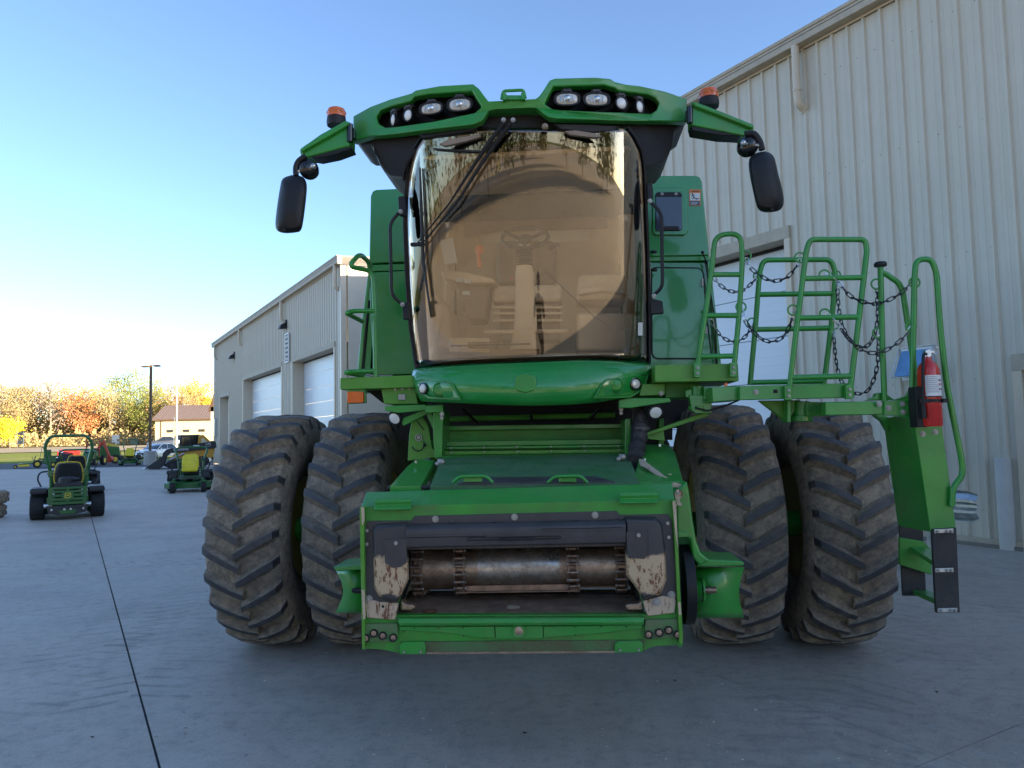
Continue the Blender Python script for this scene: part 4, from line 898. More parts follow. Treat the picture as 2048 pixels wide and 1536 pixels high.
b = MB(); b.prism(PP([(1013, 1214), (1020, 1211), (1040, 1213), (1038, 1217), (1016, 1218)], FV+.07), (0, 0, .003)); part('bare_scuff', b, M['steel'], 0)
for pts in ([(800, 1200), (812, 1207), (826, 1209), (832, 1216), (822, 1222), (800, 1222)], [(1286, 1200), (1276, 1206), (1254, 1208), (1249, 1214), (1256, 1222), (1288, 1222)]):
    part('guide_horn', MB().ext(pts, FV+.03, FV+.08), M['drum'], .01)
DV = 4.02; c0 = P(838, 1136, DV); c1 = P(1250, 1128, DV); axd = (c1-c0).normalized(); rad = .112
dr = MB(); L_ = (c1-c0).length
prof = [(.06, -.08), (.06, 0), (rad*1.16, 0), (rad*1.16, .012), (rad, .014), (rad, L_*.335), (rad, L_*.66), (rad, L_-.014), (rad*1.16, L_-.012), (rad*1.16, L_), (.06, L_), (.06, L_+.06)]
dr.lathe(prof, c0, axd, 48); cd_ = part('conveyor_drum', dr, M['drum'], 0)
dr = MB(); dr.lathe([(rad+.0008, L_*.30), (rad+.0012, L_*.33), (rad+.0012, L_*.66), (rad+.0008, L_*.69)], c0, axd, 48, cap=False); mk('polished_band', dr, M['polished'], cd_)
def roller_chain(xp):
    b_ = MB(); t = (xp-838)/(1250-838); c = c0.lerp(c1, t); wR = rad+.028; w = .024
    for i in range(-2, 9):
        a0 = R(40)-i*R(17)+.1; p = c+Vec((0, -cos(a0)*wR, sin(a0)*wR)); a1 = a0-R(17); q_ = c+Vec((0, -cos(a1)*wR, sin(a1)*wR))
        if i > 6: break
        b_.cyl(p-axd*w*1.35, p+axd*w*1.35, .0065, 8, mi=1); b_.cyl(p-axd*w*.7, p+axd*w*.7, .011, 10)
        for s_ in (-1, 1):
            o_ = axd*w*s_*(1.0 if i % 2 else .78); up = Vec((0, -cos(a0), sin(a0)))*.010
            b_.prism([p+o_-up, p+o_+up, q_+o_+up, q_+o_-up], axd*.005*s_)
    a0 = R(40)-9*R(17)+.1; p = c+Vec((0, -cos(a0)*wR, sin(a0)*wR))
    b_.box(p+Vec((0, .35, -.0)), (w*2, .7, .018)); b_.box(c+Vec((0, .4, wR)), (w*2, .8, .018))
    part('roller_chain', b_, [M['chainst'], M['steel']], 0)
for xp in (843, 927, 1147, 1240): roller_chain(xp)
sl_ = MB(); a = P(917, 1172, 3.92); e = P(1161, 1168, 3.92); sl_.prism([a, e, e+Vec((0, 0, -.030)), a+Vec((0, 0, -.030))], (0, .03, 0)); sl_.prism([a+Vec((.01, -.03, -.026)), e+Vec((-.01, -.03, -.026)), e+Vec((-.01, .03, -.030)), a+Vec((.01, .03, -.030))], (0, 0, -.006)); part('conveyor_slat', sl_, M['chainst'], .002)
b = MB(); b.tube([P(826, 1178, 4.0), P(1262, 1172, 4.0)], .006, 6); part('stripper_bar', b, M['chainst'], 0)
# shaft guards
gl_ = [(665, 1134), (722, 1130), (722, 1138), (682, 1142), (686, 1165), (683, 1195), (674, 1222), (722, 1229), (722, 1230), (672, 1226)]
def guard(x0, x1, ytop, ybot, v, flip, bow):
    b_ = MB(); ra = []; rows2 = []
    for i in range(9):
        t = i/8; y = ytop+(ybot-ytop)*t; dv = -.10*sin(pi*t)*0+.22*(2*t-1)**2*.4
        k_ = bow*sin(pi*t)
        rows2.append([P(x0+k_, y, v+.0+dv), P(x1, y-2 if False else y, v+dv*.2)])
    b_.add([p for r in rows2 for p in r], [(2*i, 2*i+1, 2*i+3, 2*i+2) for i in range(8)])
    o = part('shaft_guard', b_, M['green'], 0, smooth=True); m_ = o.modifiers.new('s', 'SOLIDIFY'); m_.thickness = .012
guard(670, 724, 1138, 1226, 3.95, 1, 16); guard(1489, 1386, 1134, 1236, 4.0, 1, -11)
part('guard_flange', MB().ext([(665, 1134), (724, 1129), (724, 1140), (672, 1143)], 3.85, 4.1), M['green'], .008)
part('guard_flange', MB().ext([(1400, 1118), (1484, 1122), (1489, 1126), (1488, 1132), (1392, 1134)], 3.88, 4.15), M['green'], .008)
b = MB(); c = P(710, 1181, 3.86); b.cyl(c, P(724, 1181, 3.86), .016, 8); b.cyl(c, c+Vec((-.015, 0, 0)), .012, 8); part('spline_shaft', b, M['black'], .002)
b = MB(); c = P(1378, 1180, 3.95); b.cyl(c, P(1409, 1180, 3.92), .052, 20); b.lathe([(.060, 0), (.060, .008)], P(1403, 1180, 3.92), (1, 0, 0), 20); hb = part('shaft_hub', b, M['green'], .003)
b = MB(); b.cyl(P(1408, 1180, 3.92), P(1432, 1180, 3.92), .017, 10); b.cyl(P(1416, 1180, 3.92), P(1420, 1180, 3.92), .021, 10); mk('spline_shaft', b, M['chainst'], hb)
b = MB(); b.lathe([(.20, 0), (.20, .05), (.17, .055), (.17, .02)], P(1362, 1168, 3.98), (1, 0, 0), 40); part('drive_sheave', b, M['black'], .003)
# right outer shield (runs from deck down to the shaft guard)
sh_ = [(1342, 968), (1350, 985), (1356, 962), (1374, 962), (1377, 975), (1384, 1030), (1391, 1075), (1397, 1100), (1411, 1117), (1400, 1134), (1386, 1128), (1380, 1090), (1372, 1070), (1362, 1068)]
part('drive_shield', MB().ext([(1352, 985), (1374, 962), (1378, 980), (1386, 1040), (1393, 1082), (1402, 1106), (1420, 1120), (1400, 1132), (1386, 1118), (1380, 1078), (1354, 1072)], 3.86, 4.4), M['green'], .012, seg=3)
part('drive_shield_lip', MB().ext([(1356, 1060), (1376, 1068), (1376, 1074), (1356, 1076)], 3.82, 3.9), M['green'], .004)
# silver prop lever and hook plates
b = MB(); b.prism([P(1278, 918, 4.4), P(1286, 919, 4.4), P(1345, 963, 4.0), P(1338, 968, 4.0), P(1290, 935, 4.25), P(1281, 932, 4.35)], (0, .03, .0)); part('prop_lever', b, M['primer'], .004)
for c_, v in (((1342, 955), 4.15), ((1351, 973), 3.9)):
    pts = [(c_[0]-17+0, c_[1]+2), (c_[0]-12, c_[1]-5), (c_[0]-2, c_[1]-8), (c_[0]+10, c_[1]-5), (c_[0]+18, c_[1]+3), (c_[0]+20, c_[1]+7), (c_[0]+12, c_[1]+4), (c_[0]+2, c_[1]+2)]
    part('hook_plate', MB().ext(pts, v, v+.012), M['primer'], .002)
pts = [(1349, 985), (1355, 979), (1362, 980), (1366, 986), (1365, 994), (1360, 998), (1359, 1002), (1364, 1008), (1363, 1012), (1352, 1011), (1353, 1002), (1350, 996)]
hp_ = part('hook_plate', MB().ext(pts, 3.80, 3.812), M['primer'], .002); bolt(1355, 986, 3.80, .006, parent=hp_)
# ================================================================ the setting
AD = Vec((-.507, .862, 0)).normalized(); ND = Vec((-AD.y, AD.x, 0))      # along the walls (away), outward normal of the walls
WROT = atan2(AD.y, AD.x); PERP = -ND                                       # PERP points into the building
RBP = 10.84; LBP = 8.5
def W(perp, t, z=0): return PERP*perp + AD*t + Vec((0, 0, z))
def wallhit(x, y, perp):
    d = ray(x, y); k = (perp-CO.dot(PERP))/d.dot(PERP); p = CO+d*k; return p.dot(AD), p.z
M['wall'] = mat('tan metal siding', (.61, .545, .435), .45, var=.04, vs=1.5, dust=.25, ds=1.2, dcol=(.52, .45, .34), metal=0)
M['trim'] = mat('tan metal trim', (.64, .53, .39), .4, var=.04)
M['gutter'] = mat('gutter trim', (.46, .38, .28), .65)
M['door'] = mat('white door panel', (.70, .72, .75), .35, var=.02, vs=2)
M['dark'] = mat('dark gap', (.02, .02, .02), .8)
M['found'] = mat('stained footing', (.20, .18, .15), .8, dust=.5)
M['roofm'] = mat('grey brown metal roof', (.20, .16, .14), .5)
def concrete():
    m, nt, b = new_mat('brushed concrete')
    tc = nt.nodes.new('ShaderNodeTexCoord'); geo = nt.nodes.new('ShaderNodeNewGeometry'); pos = geo.outputs['Position']
    n1 = noise(nt, .35, 6, .6, pos); n2 = noise(nt, 3.2, 8, .7, pos); n3 = noise(nt, 60, 4, .7, pos); n4 = noise(nt, 1.1, 6, .65, pos)
    c = ramp(nt, n1, [(.3, (.40, .34, .285)), (.7, (.50, .43, .36))])
    c = mixc(nt, ramp(nt, n2, [(.35, 0), (.75, .6)]), c, (.55, .48, .40))
    c = mixc(nt, ramp(nt, n4, [(.46, 0), (.68, .55)]), c, (.30, .26, .225))
    c = mixc(nt, ramp(nt, n3, [(.3, .45), (.45, 0)]), c, (.18, .175, .17))
    c = mixc(nt, ramp(nt, n3, [(.66, 0), (.75, .4)]), c, (.52, .50, .47))
    sp = nt.nodes.new('ShaderNodeSeparateXYZ'); nt.links.new(pos, sp.inputs[0])
    wob = math_(nt, 'MULTIPLY', math_(nt, 'SUBTRACT', noise(nt, .8, 3, .5, pos), .5), .5); wob2 = math_(nt, 'MULTIPLY', math_(nt, 'SUBTRACT', noise(nt, 5, 5, .7, pos), .5), .05)
    def track(px, py, ang, hw, pitch, strength, l0, l1, vee=.55):
        ca, sa = cos(ang), sin(ang)
        X = math_(nt, 'SUBTRACT', sp.outputs[0], px); Y = math_(nt, 'SUBTRACT', sp.outputs[1], py)
        u = math_(nt, 'ADD', math_(nt, 'MULTIPLY', X, ca), math_(nt, 'MULTIPLY', Y, sa))       # along
        w = math_(nt, 'ADD', math_(nt, 'ADD', math_(nt, 'MULTIPLY', X, -sa), math_(nt, 'MULTIPLY', Y, ca)), math_(nt, 'MULTIPLY', wob, .5))
        aw = math_(nt, 'ABSOLUTE', w)
        ph = math_(nt, 'FRACT', math_(nt, 'DIVIDE', math_(nt, 'ADD', math_(nt, 'ADD', math_(nt, 'ADD', u, wob2), math_(nt, 'MULTIPLY', aw, vee)), math_(nt, 'MULTIPLY', math_(nt, 'SIGN', w), pitch*.25)), pitch))
        st = math_(nt, 'SUBTRACT', 1, math_(nt, 'MULTIPLY', math_(nt, 'ABSOLUTE', math_(nt, 'SUBTRACT', ph, .5)), 5))
        st = math_(nt, 'MAXIMUM', st, 0)
        mk_ = math_(nt, 'MULTIPLY', math_(nt, 'LESS_THAN', aw, hw), math_(nt, 'GREATER_THAN', aw, .02))
        mk_ = math_(nt, 'MULTIPLY', mk_, math_(nt, 'MULTIPLY', math_(nt, 'GREATER_THAN', u, l0), math_(nt, 'LESS_THAN', u, l1)))
        pn = ramp(nt, noise(nt, 1.6, 6, .7, pos), [(.40, .05), (.66, .8)])
        return math_(nt, 'MULTIPLY', math_(nt, 'MULTIPLY', math_(nt, 'MULTIPLY', st, mk_), pn), strength)
    tr = None
    for a in TRACKS:
        t = track(*a); tr = t if tr is None else math_(nt, 'MAXIMUM', tr, t)
    c = mixc(nt, tr, c, (.075, .073, .075))
    tl = None
    for a in TRACKS_L:
        t = track(*a); tl = t if tl is None else math_(nt, 'MAXIMUM', tl, t)
    c = mixc(nt, tl, c, (.42, .42, .42))
    n6 = noise(nt, 9, 8, .75, pos); c = mixc(nt, ramp(nt, n6, [(.47, 0), (.66, .45)]), c, (.17, .165, .155))
    n7 = noise(nt, .9, 8, .8, pos); c = mixc(nt, ramp(nt, n7, [(.50, 0), (.66, .5)]), c, (.50, .47, .42))
    n8 = noise(nt, 75, 4, .7, pos); c = mixc(nt, ramp(nt, n8, [(.3, .35), (.5, 0)]), c, (.14, .135, .13)); c = mixc(nt, ramp(nt, n8, [(.6, 0), (.72, .4)]), c, (.6, .57, .52))
    nt.links.new(c, b.inputs['Base Color'])
    nt.links.new(ramp(nt, n2, [(.3, .55), (.7, .75)]), b.inputs['Roughness'])
    bp = nt.nodes.new('ShaderNodeBump'); bp.inputs['Strength'].default_value = .35; bp.inputs['Distance'].default_value = .006
    nt.links.new(noise(nt, 110, 5, .7, pos), bp.inputs['Height']); nt.links.new(bp.outputs[0], b.inputs['Normal'])
    return m
g1 = G(90, 1360); g2 = G(260, 1440); g3 = G(1700, 1330); g4 = G(200, 1130); g5 = G(330, 1290)
# px, py, direction of travel, half width, lug pitch, strength, from, to
TRACKS = [(g1.x, g1.y, R(96), .42, .19, .75, -1.6, 1.9, .35), (g3.x, g3.y, R(60), .42, .21, .55, -3, 2.2, .4), (g5.x, g5.y, R(104), .40, .2, .75, -1.5, 2.5, .35),
          (G(1640, 1440).x, G(1640, 1440).y, R(80), .38, .2, .5, -1, 1.6, .4), (g4.x, g4.y, R(8), .30, .22, .8, -6, 8, .6), (G(1800, 1300).x, G(1800, 1300).y, R(100), .3, .2, .5, -1.6, 2.5, .4)]
TRACKS_L = [(g4.x, g4.y+.35, R(7), .32, .26, .6, -6, 8, .9), (G(1850, 1400).x, G(1850, 1400).y, R(75), .4, .23, .5, -1.2, 2, .4), (g4.x, g4.y+1.3, R(3), .35, .24, .5, -8, 8, .8)]
M['concrete'] = concrete()
M['sub'] = mat('dark joint filler', (.03, .03, .032), .9)
M['asphalt'] = mat('asphalt', (.055, .057, .065), .85, var=.2, vs=2)
def ground_mat(name, a, b_, sc_, rough=.95, c3=None):
    m, nt, b = new_mat(name); pos = nt.nodes.new('ShaderNodeNewGeometry').outputs['Position']
    c = ramp(nt, noise(nt, sc_, 8, .7, pos), [(.35, a), (.65, b_)])
    if c3: c = mixc(nt, ramp(nt, noise(nt, sc_*.15, 4, .6, pos), [(.4, 0), (.65, .8)]), c, c3)
    nt.links.new(c, b.inputs['Base Color']); b.inputs['Roughness'].default_value = rough; b.inputs['Specular IOR Level'].default_value = .15
    return m
M['grass'] = ground_mat('autumn lawn', (.13, .17, .018), (.20, .22, .03), .8, c3=(.24, .22, .05))
M['dirt'] = ground_mat('sandy verge', (.30, .24, .16), (.38, .31, .21), .5)
M['gravel'] = ground_mat('tan gravel yard', (.44, .34, .22), (.52, .41, .28), 1.2, c3=(.40, .31, .2))
M['woodfloor'] = ground_mat('leaf litter', (.14, .09, .045), (.20, .14, .07), .6)

def hz(Y): return 0 if Y < 66 else (1.25*min(1, (Y-66)/84) + (0 if Y < 150 else (Y-150)*.004))
# terrain: one sheet to the horizon, just under everything else
b = MB(); Ys = [-600, -200, -60, -20, 0, 66, 80, 95, 110, 130, 150, 200, 300, 600, 1500]; Xs = [-900, -300, -120, -60, -20, 20, 60, 300, 900]
b.add([(x, y, hz(y)-.05) for y in Ys for x in Xs], [(j*9+i, j*9+i+1, (j+1)*9+i+1, (j+1)*9+i) for j in range(len(Ys)-1) for i in range(8)])
mk('ground', b, M['grass'], kind='structure', shadeall=True)
b = MB(); b.add([(-600, -400, -.03), (600, -400, -.03), (600, -2.3, -.03), (-600, -2.3, -.03)], [(0, 1, 2, 3)])
mk('gravel_yard', b, M['gravel'], kind='structure')
b = MB(); b.add([(-300, 50, -.02), (60, 50, -.02), (60, 65.5, -.02), (-300, 65.5, -.02)], [(0, 1, 2, 3)]); mk('asphalt_lane', b, M['asphalt'], kind='structure')
b = MB(); rows_ = [(x, y) for y in (100, 110, 120, 131) for x in (-400, -200, -60, 100)]
b.add([(x, y, hz(y)+.03) for x, y in rows_], [(j*4+i, j*4+i+1, (j+1)*4+i+1, (j+1)*4+i) for j in range(3) for i in range(3)]); mk('road', b, M['dirt'], kind='structure')
b = MB(); rows_ = [(x, y) for y in (136, 150, 200, 320) for x in (-500, -200, -60, 200)]
b.add([(x, y, hz(y)+.03) for x, y in rows_], [(j*4+i, j*4+i+1, (j+1)*4+i+1, (j+1)*4+i) for j in range(3) for i in range(3)]); mk('woodland_floor', b, M['woodfloor'], kind='structure')
# concrete yard: individual slabs with open joints over a dark base
base = empty('concrete_yard', None, None); base['kind'] = 'structure'
pj = [-50.2, -46.8, -43.4, -40, -36.5, -33, -29.6, -26.2, -22.8, -19.4, -16, -12.6, -9.3, -6.3, -2.98, .42, 3.83, 7.3, 10.80]
tj = [-18.04, -11.26, -4.48, 2.30, 9.08]+[9.08+6.78*k for k in range(1, 10)]

def clip(poly, a, c, keep_less):    # clip polygon of world xy against a*x+.. form: point.y <= c etc.
    out = []
    for i in range(len(poly)):
        p, q = poly[i], poly[(i+1) % len(poly)]; fp, fq = (p.dot(a)-c), (q.dot(a)-c)
        if keep_less: fp, fq = -fp, -fq
        if fp >= 0: out.append(p)
        if fp*fq < 0: out.append(p+(q-p)*(fp/(fp-fq)))
    return out
fp = clip(clip([W(-50.2, -17, -.012), W(10.8, -17, -.012), W(10.8, 68, -.012), W(-50.2, 68, -.012)], Vec((0, 1, 0)), 50.0, True), Vec((0, 1, 0)), -2.3, False)
b = MB(); b.add(fp, [tuple(range(len(fp)))]); mk('joint_filler', b, M['sub'], base)
for i in range(len(pj)-1):
    for j in range(len(tj)-1):
        g_ = .007 if i == 14 or i == 15 else .003
        gl_ = .007 if pj[i] == .42 else .003; gr_ = .007 if pj[i+1] == .42 else .003
        poly = [W(pj[i]+gl_, tj[j]+.003), W(pj[i+1]-gr_, tj[j]+.003), W(pj[i+1]-gr_, tj[j+1]-.003), W(pj[i]+gl_, tj[j+1]-.003)]
        poly = clip(poly, Vec((0, 1, 0)), 50.0, True); poly = clip(poly, Vec((0, 1, 0)), -2.3, False) if poly else poly
        if len(poly) < 3 or max(p.x for p in poly) < -60: continue
        s_ = MB(); s_.prism([p+Vec((0, 0, random.uniform(-.0015, 0))) for p in poly], (0, 0, -.01)); o = mk('concrete_slab', s_, M['concrete'], base, smooth=False)
b = MB()
for _ in range(260):
    x = random.uniform(300, 2048); y = random.uniform(1290, 1536); p = G(x, y); r = random.choice([.003, .004, .005, .008])
    b.ball(p+Vec((0, 0, r*.5)), r, 6, sc=(random.uniform(.7, 1.6), 1, .6))
mk('grit', b, mat('pale grit', (.42, .40, .36), .9, var=.4, vs=4), kind='stuff')
b = MB()
for _ in range(26):
    x = random.uniform(0, 2048); y = random.uniform(1040, 1500); p = G(x, y); a_ = random.uniform(0, 3); r = random.uniform(.006, .014)
    b.add([p+Vec((cos(a_+k*2.1)*r*(1 if k else 1.8), sin(a_+k*2.1)*r, .003+.006*(k == 1))) for k in range(3)], [(0, 1, 2)])
mk('leaf_scraps', b, mat('dark leaf scraps', (.05, .04, .035), .9), kind='stuff')

# ---- ribbed siding panels: one mesh per length, shared
panel_cache = {}
def panel_mesh(h, w=.914, topcut=0):
    key = (round(h, 2), round(w, 3))
    if key in panel_cache: return panel_cache[key]
    prof = [(0, 0)]
    nr = max(1, round(w/.3048))
    for k in range(nr):
        c = (k+.5)*w/nr
        prof += [(c-.038, 0), (c-.018, .038), (c+.018, .038), (c+.038, 0)]
        if k < nr-1 or True:
            e = c+w/nr*.5
            for dd in (-.05, .05):
                if e+dd < w-.012: prof += [(e+dd-.01, 0), (e+dd, .004), (e+dd+.01, 0)]
    prof = [p for p in prof if p[0] <= w]; prof.append((w, 0)); prof = sorted(prof)
    b_ = MB(); n = len(prof)
    b_.add([(x, y, z) for z in (0, h) for x, y in prof], [(i, i+1, n+i+1, n+i) for i in range(n-1)])
    b_.add([(x, y-.02, z) for z in (0, h) for x, y in ((0, 0), (w, 0))], [(0, 1, 3, 2)])
    b_.add([(0, 0, 0), (0, -.02, 0), (0, -.02, h), (0, 0, h), (w, 0, 0), (w, -.02, 0), (w, -.02, h), (w, 0, h)], [(0, 1, 2, 3), (4, 7, 6, 5)])
    o = mk('siding_panel', b_, M['wall'], smooth=False); me = o.data; bpy.data.objects.remove(o); panel_cache[key] = me; return me
def siding(root, x0, x1, z0, z1, openings, y=0, rot=0, org=None, tab=None):
    """openings: (x0, x1, ztop, zbottom); panels cut round them"""
    cuts = sorted({x0, x1} | {o[0] for o in openings} | {o[1] for o in openings})
    for a, c in zip(cuts[:-1], cuts[1:]):
        op = [o for o in openings if o[0] <= a+.01 and o[1] >= c-.01]
        n = max(1, round((c-a)/.914)); w = (c-a)/n
        for k in range(n):
            spans = [(z0, z1)]
            for o in op: spans = [s for s in ([(z0, o[3])] if o[3] > z0+.05 else [])+[(o[2], z1)]]
            for s0, s1 in spans:
                q_ = bpy.data.objects.new('siding_panel', panel_mesh(s1-s0, w)); sc.collection.objects.link(q_); q_.parent = root
                q_.location = (a+k*w, y+random.uniform(-.002, .002), s0) if not rot else (org+Matrix.Rotation(rot, 3, 'Z') @ Vec((a+k*w, 0, s0)))
                q_.rotation_euler.z = rot
def bx(root, name, x0, x1, y0, y1, z0, z1, m_, bevel=.004, **k):
    return mk(name, MB().box(((x0+x1)/2, (y0+y1)/2, (z0+z1)/2), (x1-x0, y1-y0, z1-z0)), M[m_], root, bevel=bevel, **k)
def overhead_door(root, x0, x1, h, dep=-.35, nsec=7):
    """door leaf set back in a reveal; local y axis points outwards"""
    d = empty('overhead_door', None, None); d.parent = root
    for k in range(nsec):
        z0 = .05+(h-.05)*k/nsec; z1 = .05+(h-.05)*(k+1)/nsec-.012
        s = MB(); s.box(((x0+x1)/2, dep, (z0+z1)/2), (x1-x0-.02, .05, z1-z0)); 
        for q in range(1, 5): s.box(((x0+x1)/2, dep+.026, z0+(z1-z0)*q/5), (x1-x0-.1, .004, .03))
        mk('door_section', s, M['door'], d, bevel=.003)
    bx(d, 'bottom_seal', x0, x1, dep-.02, dep+.03, 0, .05, 'black')
    for a, c in ((x0-.12, x0), (x1, x1+.12)): bx(root, 'door_jamb', a, c, dep-.05, .045, 0, h, 'trim')
    bx(root, 'door_header', x0-.12, x1+.12, dep-.05, .05, h, h+.22, 'gutter')
    bx(root, 'header_gap', x0, x1, dep-.02, dep+.06, h-.06, h-.002, 'dark', 0)
def eave(root, x0, x1, H, dp=12, g=.21):
    # fascia gutter (two steps), soffit and a shallow roof
    bx(root, 'gutter', x0-.12, x1+.12, .035, .22, H-.01, H+g, 'gutter', .012)
    bx(root, 'gutter_lip', x0-.12, x1+.12, .22, .24, H+g-.05, H+g+.01, 'gutter', .006)
    bx(root, 'gutter_seam', x0-.12, x1+.12, .218, .224, H+g*.48, H+g*.52, 'dark', 0)
    bx(root, 'eave_trim', x0, x1, .034, .05, H-.05, H-.01, 'trim')
    mk('roof', MB().prism([(x0-.1, .16, H+g-.02), (x0-.1, -dp, H+g-.02+dp*.083), (x0-.1, -2*dp, H+g-.02), (x0-.1, -2*dp, H-.05), (x0-.1, .03, H-.05)], (x1-x0+.2, 0, 0)), M['roofm'], root)
def elbow(root, x, H, L, out=.17, r=.068):
    b_ = MB(); b_.tube(rp([(x, out, H), (x, out, H-L+.15), (x, out-.03, H-L), (x, out-.17, H-L-.08)], .10, 6), r, 14); b_.lathe([(r+.012, 0), (r+.012, .04)], (x, out, H-L+.22), (0, 0, 1), 14)
    b_.lathe([(r+.02, 0), (r+.02, .02)], (x, out-.10, H-L-.05), (0, -1, .1), 14); mk('downspout', b_, M['trim'], root)

# right building
tdoor1, zdt = wallhit(1592, 447, RBP)
RBT0, RBT1 = -20.3, 23.5
te, ze = wallhit(1600, 99, RBP)
H1 = ze
RB = empty('service_building', 'tall tan ribbed metal building with a big white overhead door, filling the right side', 'building', W(RBP, 0), WROT)
dz = zdt-.22
tx2, z2 = wallhit(2024, 702, RBP)
dr_open = (tx2-4.6, tx2, z2-.05, 0)
op = [(tdoor1+.12-.0, tdoor1+7.4, dz+.22, 0), dr_open]
siding(RB, RBT0, RBT1, .12, H1, op)
overhead_door(RB, tdoor1+.24, tdoor1+7.28, dz, -.40, 6)
overhead_door(RB, dr_open[0]+.12, dr_open[1]-.12, dr_open[2]-.22, -.5, 5)
tn, zn = wallhit(1918, 1068, RBP)
bx(RB, 'base_trim', RBT0, dr_open[0], .0, .05, .02, .12, 'gutter'); bx(RB, 'base_trim', dr_open[1], tdoor1, .0, .05, .02, .12, 'gutter'); bx(RB, 'base_trim', tdoor1+7.4, RBT1, 0, .05, .02, .12, 'gutter')
bx(RB, 'foundation', RBT0, dr_open[0], -.1, .08, -.1, .05, 'found'); 
bx(RB, 'foundation', dr_open[1], tdoor1, -.1, .08, -.1, .05, 'found')
eave(RB, RBT0, RBT1, H1)
te2, _ = wallhit(1594, 100, RBP-.12); elbow(RB, te2, H1, 1.02)
mk('end_wall', MB().box((RBT1, -12, H1/2), (.2, 24, H1)), M['wall'], RB); mk('end_wall', MB().box((RBT0, -12, H1/2), (.2, 24, H1)), M['wall'], RB)
mk('back_wall', MB().box(((RBT0+RBT1)/2, -24, H1/2), (RBT1-RBT0, .2, H1)), M['wall'], RB)

# left building
tc_, zc = wallhit(684, 521, LBP); tf, zf = wallhit(430, 698, LBP)
H2 = (zc+zf)/2
LB = empty('garage_building', 'grey tan ribbed metal garage with two white overhead doors behind the left tyres', 'building', W(LBP, 0), WROT)
def th(x, y): return wallhit(x, y, LBP)
dA0, zA = th(671, 680); dA1, _ = th(585, 714)
dB0, zB = th(565, 725); dB1, _ = th(487, 757)
dC0, zC = th(460, 783); dC1, _ = th(440, 792)
zA = (zA+zB)/2; zB = zA
op = [(dA0, dA1, zA, 0), (dB0, dB1, zB, 0), (dC0, dC1, zC, 0)]
siding(LB, tc_+.15, tf-.15, .1, H2, op)
for (a, c_, z_, _) in op: overhead_door(LB, a+.12, c_-.12, z_-.22, -.5 if z_ > 4 else -.3, 8 if z_ > 4 else 1)
bx(LB, 'corner_trim', tc_-.03, tc_+.16, -.15, .06, 0, H2, 'trim'); bx(LB, 'corner_trim', tf-.16, tf+.03, -.15, .06, 0, H2, 'trim')
eave(LB, tc_, tf, H2, 4.5, .27)
for x, y in ((672, 520), (564, 600), (480, 660), (431, 700)):
    t_, _z = wallhit(x, y, LBP-.12); elbow(LB, t_, H2, .85, r=.07)
siding(LB, .2, 9, .1, H2+.2, [], rot=-pi/2, org=Vec((tc_-.02, 0, 0)))
bx(LB, 'rake_trim', tc_-.1, tc_+.1, -9, .2, H2-.05, H2+.26, 'gutter', .01)
mk('end_wall', MB().box((tf-.1, -4.5, H2/2), (.2, 9, H2)), M['wall'], LB)
for x, y in ((574, 652), (470, 713)):
    t_, z_ = th(x, y); b_ = MB(); b_.prism([(t_-.2, .05, z_+.18), (t_-.2, .05, z_-.12), (t_-.2, .38, z_-.16), (t_-.2, .30, z_+.04)], (.4, 0, 0)); b_.box((t_, .05, z_+.22), (.2, .08, .12)); mk('wall_light', b_, M['black'], LB, bevel=.01)
t_, z_ = th(577, 696); lv = mk('wall_louvre', MB().box((t_, .03, z_), (.62, .06, 1.25)), M['dark'], LB)
for k in range(6): mk('louvre_blade', MB().box((t_, .085, z_-.5+k*.2), (.6, .03, .13), rx=-.5), M['white'], lv)
for dx_, dz_, w_, h_ in ((0, .64, .72, .06), (0, -.64, .72, .06), (-.33, 0, .06, 1.3), (.33, 0, .06, 1.3)): mk('louvre_frame', MB().box((t_+dx_, .07, z_+dz_), (w_, .05, h_)), M['white'], lv)
t_, z_ = th(434, 855); mk('meter_box', MB().box((t_, .1, z_), (.5, .2, 1.2)), M['galv'], LB, bevel=.01)

b = MB()
for k in range(int((tdoor1-RBT0)/.3048)):
    for z in (.5, 2.3, 4.1, 5.9, 7.6):
        x = RBT0+.10+k*.3048
        if dr_open[0] < x < dr_open[1] and z < dr_open[2]+.2: continue
        b.box((x, .006, z), (.009, .010, .009))
mk('screw_rows', b, M['found'], RB, kind='stuff')
# bollard, blue box, guard rail by the right wall
p = G(2017, 1099); hb_ = 1.22
b = MB(); b.lathe([(.10, 0), (.10, hb_-.02), (.09, hb_), (.001, hb_)], (0, 0, 0), (0, 0, 1), 28)
mk('bollard', b, mat('grey painted bollard', (.55, .53, .48), .9, var=.1, dust=.3), loc=p, label='grey steel bollard standing before the right wall', cat='bollard')
t_, z_ = wallhit(1838, 725, RBP); q0 = [wallhit(x, y, RBP) for x, y in ((1815, 699), (1864, 691), (1866, 750), (1802, 752))]
ctr = W(RBP, 0)
bb_ = empty('wall_box', 'faded blue sloping box fixed to the tan wall behind the fire extinguisher', 'box', ctr+AD*t_, WROT)
zt, zb_ = z_+.19, z_-.20
mk('blue_lid', MB().prism([(-.22, .04, zt), (-.22, .26, zb_), (-.22, .06, zb_)], (.46, 0, 0)), M['blue'], bb_, bevel=.004)
b = MB(); b.tube([(-.26, .05, zt+.04), (.27, .05, zt+.04), (.27, .29, zb_-.02)], .008, 6); b.tube([(-.26, .05, zt+.04), (-.26, .29, zb_-.02), (.27, .29, zb_-.02)], .008, 6); mk('wire_frame', b, M['galv'], bb_)
mk('box_back', MB().box((0, .03, (zt+zb_)/2), (.5, .02, .5)), M['white'], bb_)
gr = empty('guard_rail', 'galvanised corrugated guard rail end beside the ladder by the right wall', 'guard rail', D(1790, 1013, 8.9)*1, 0)
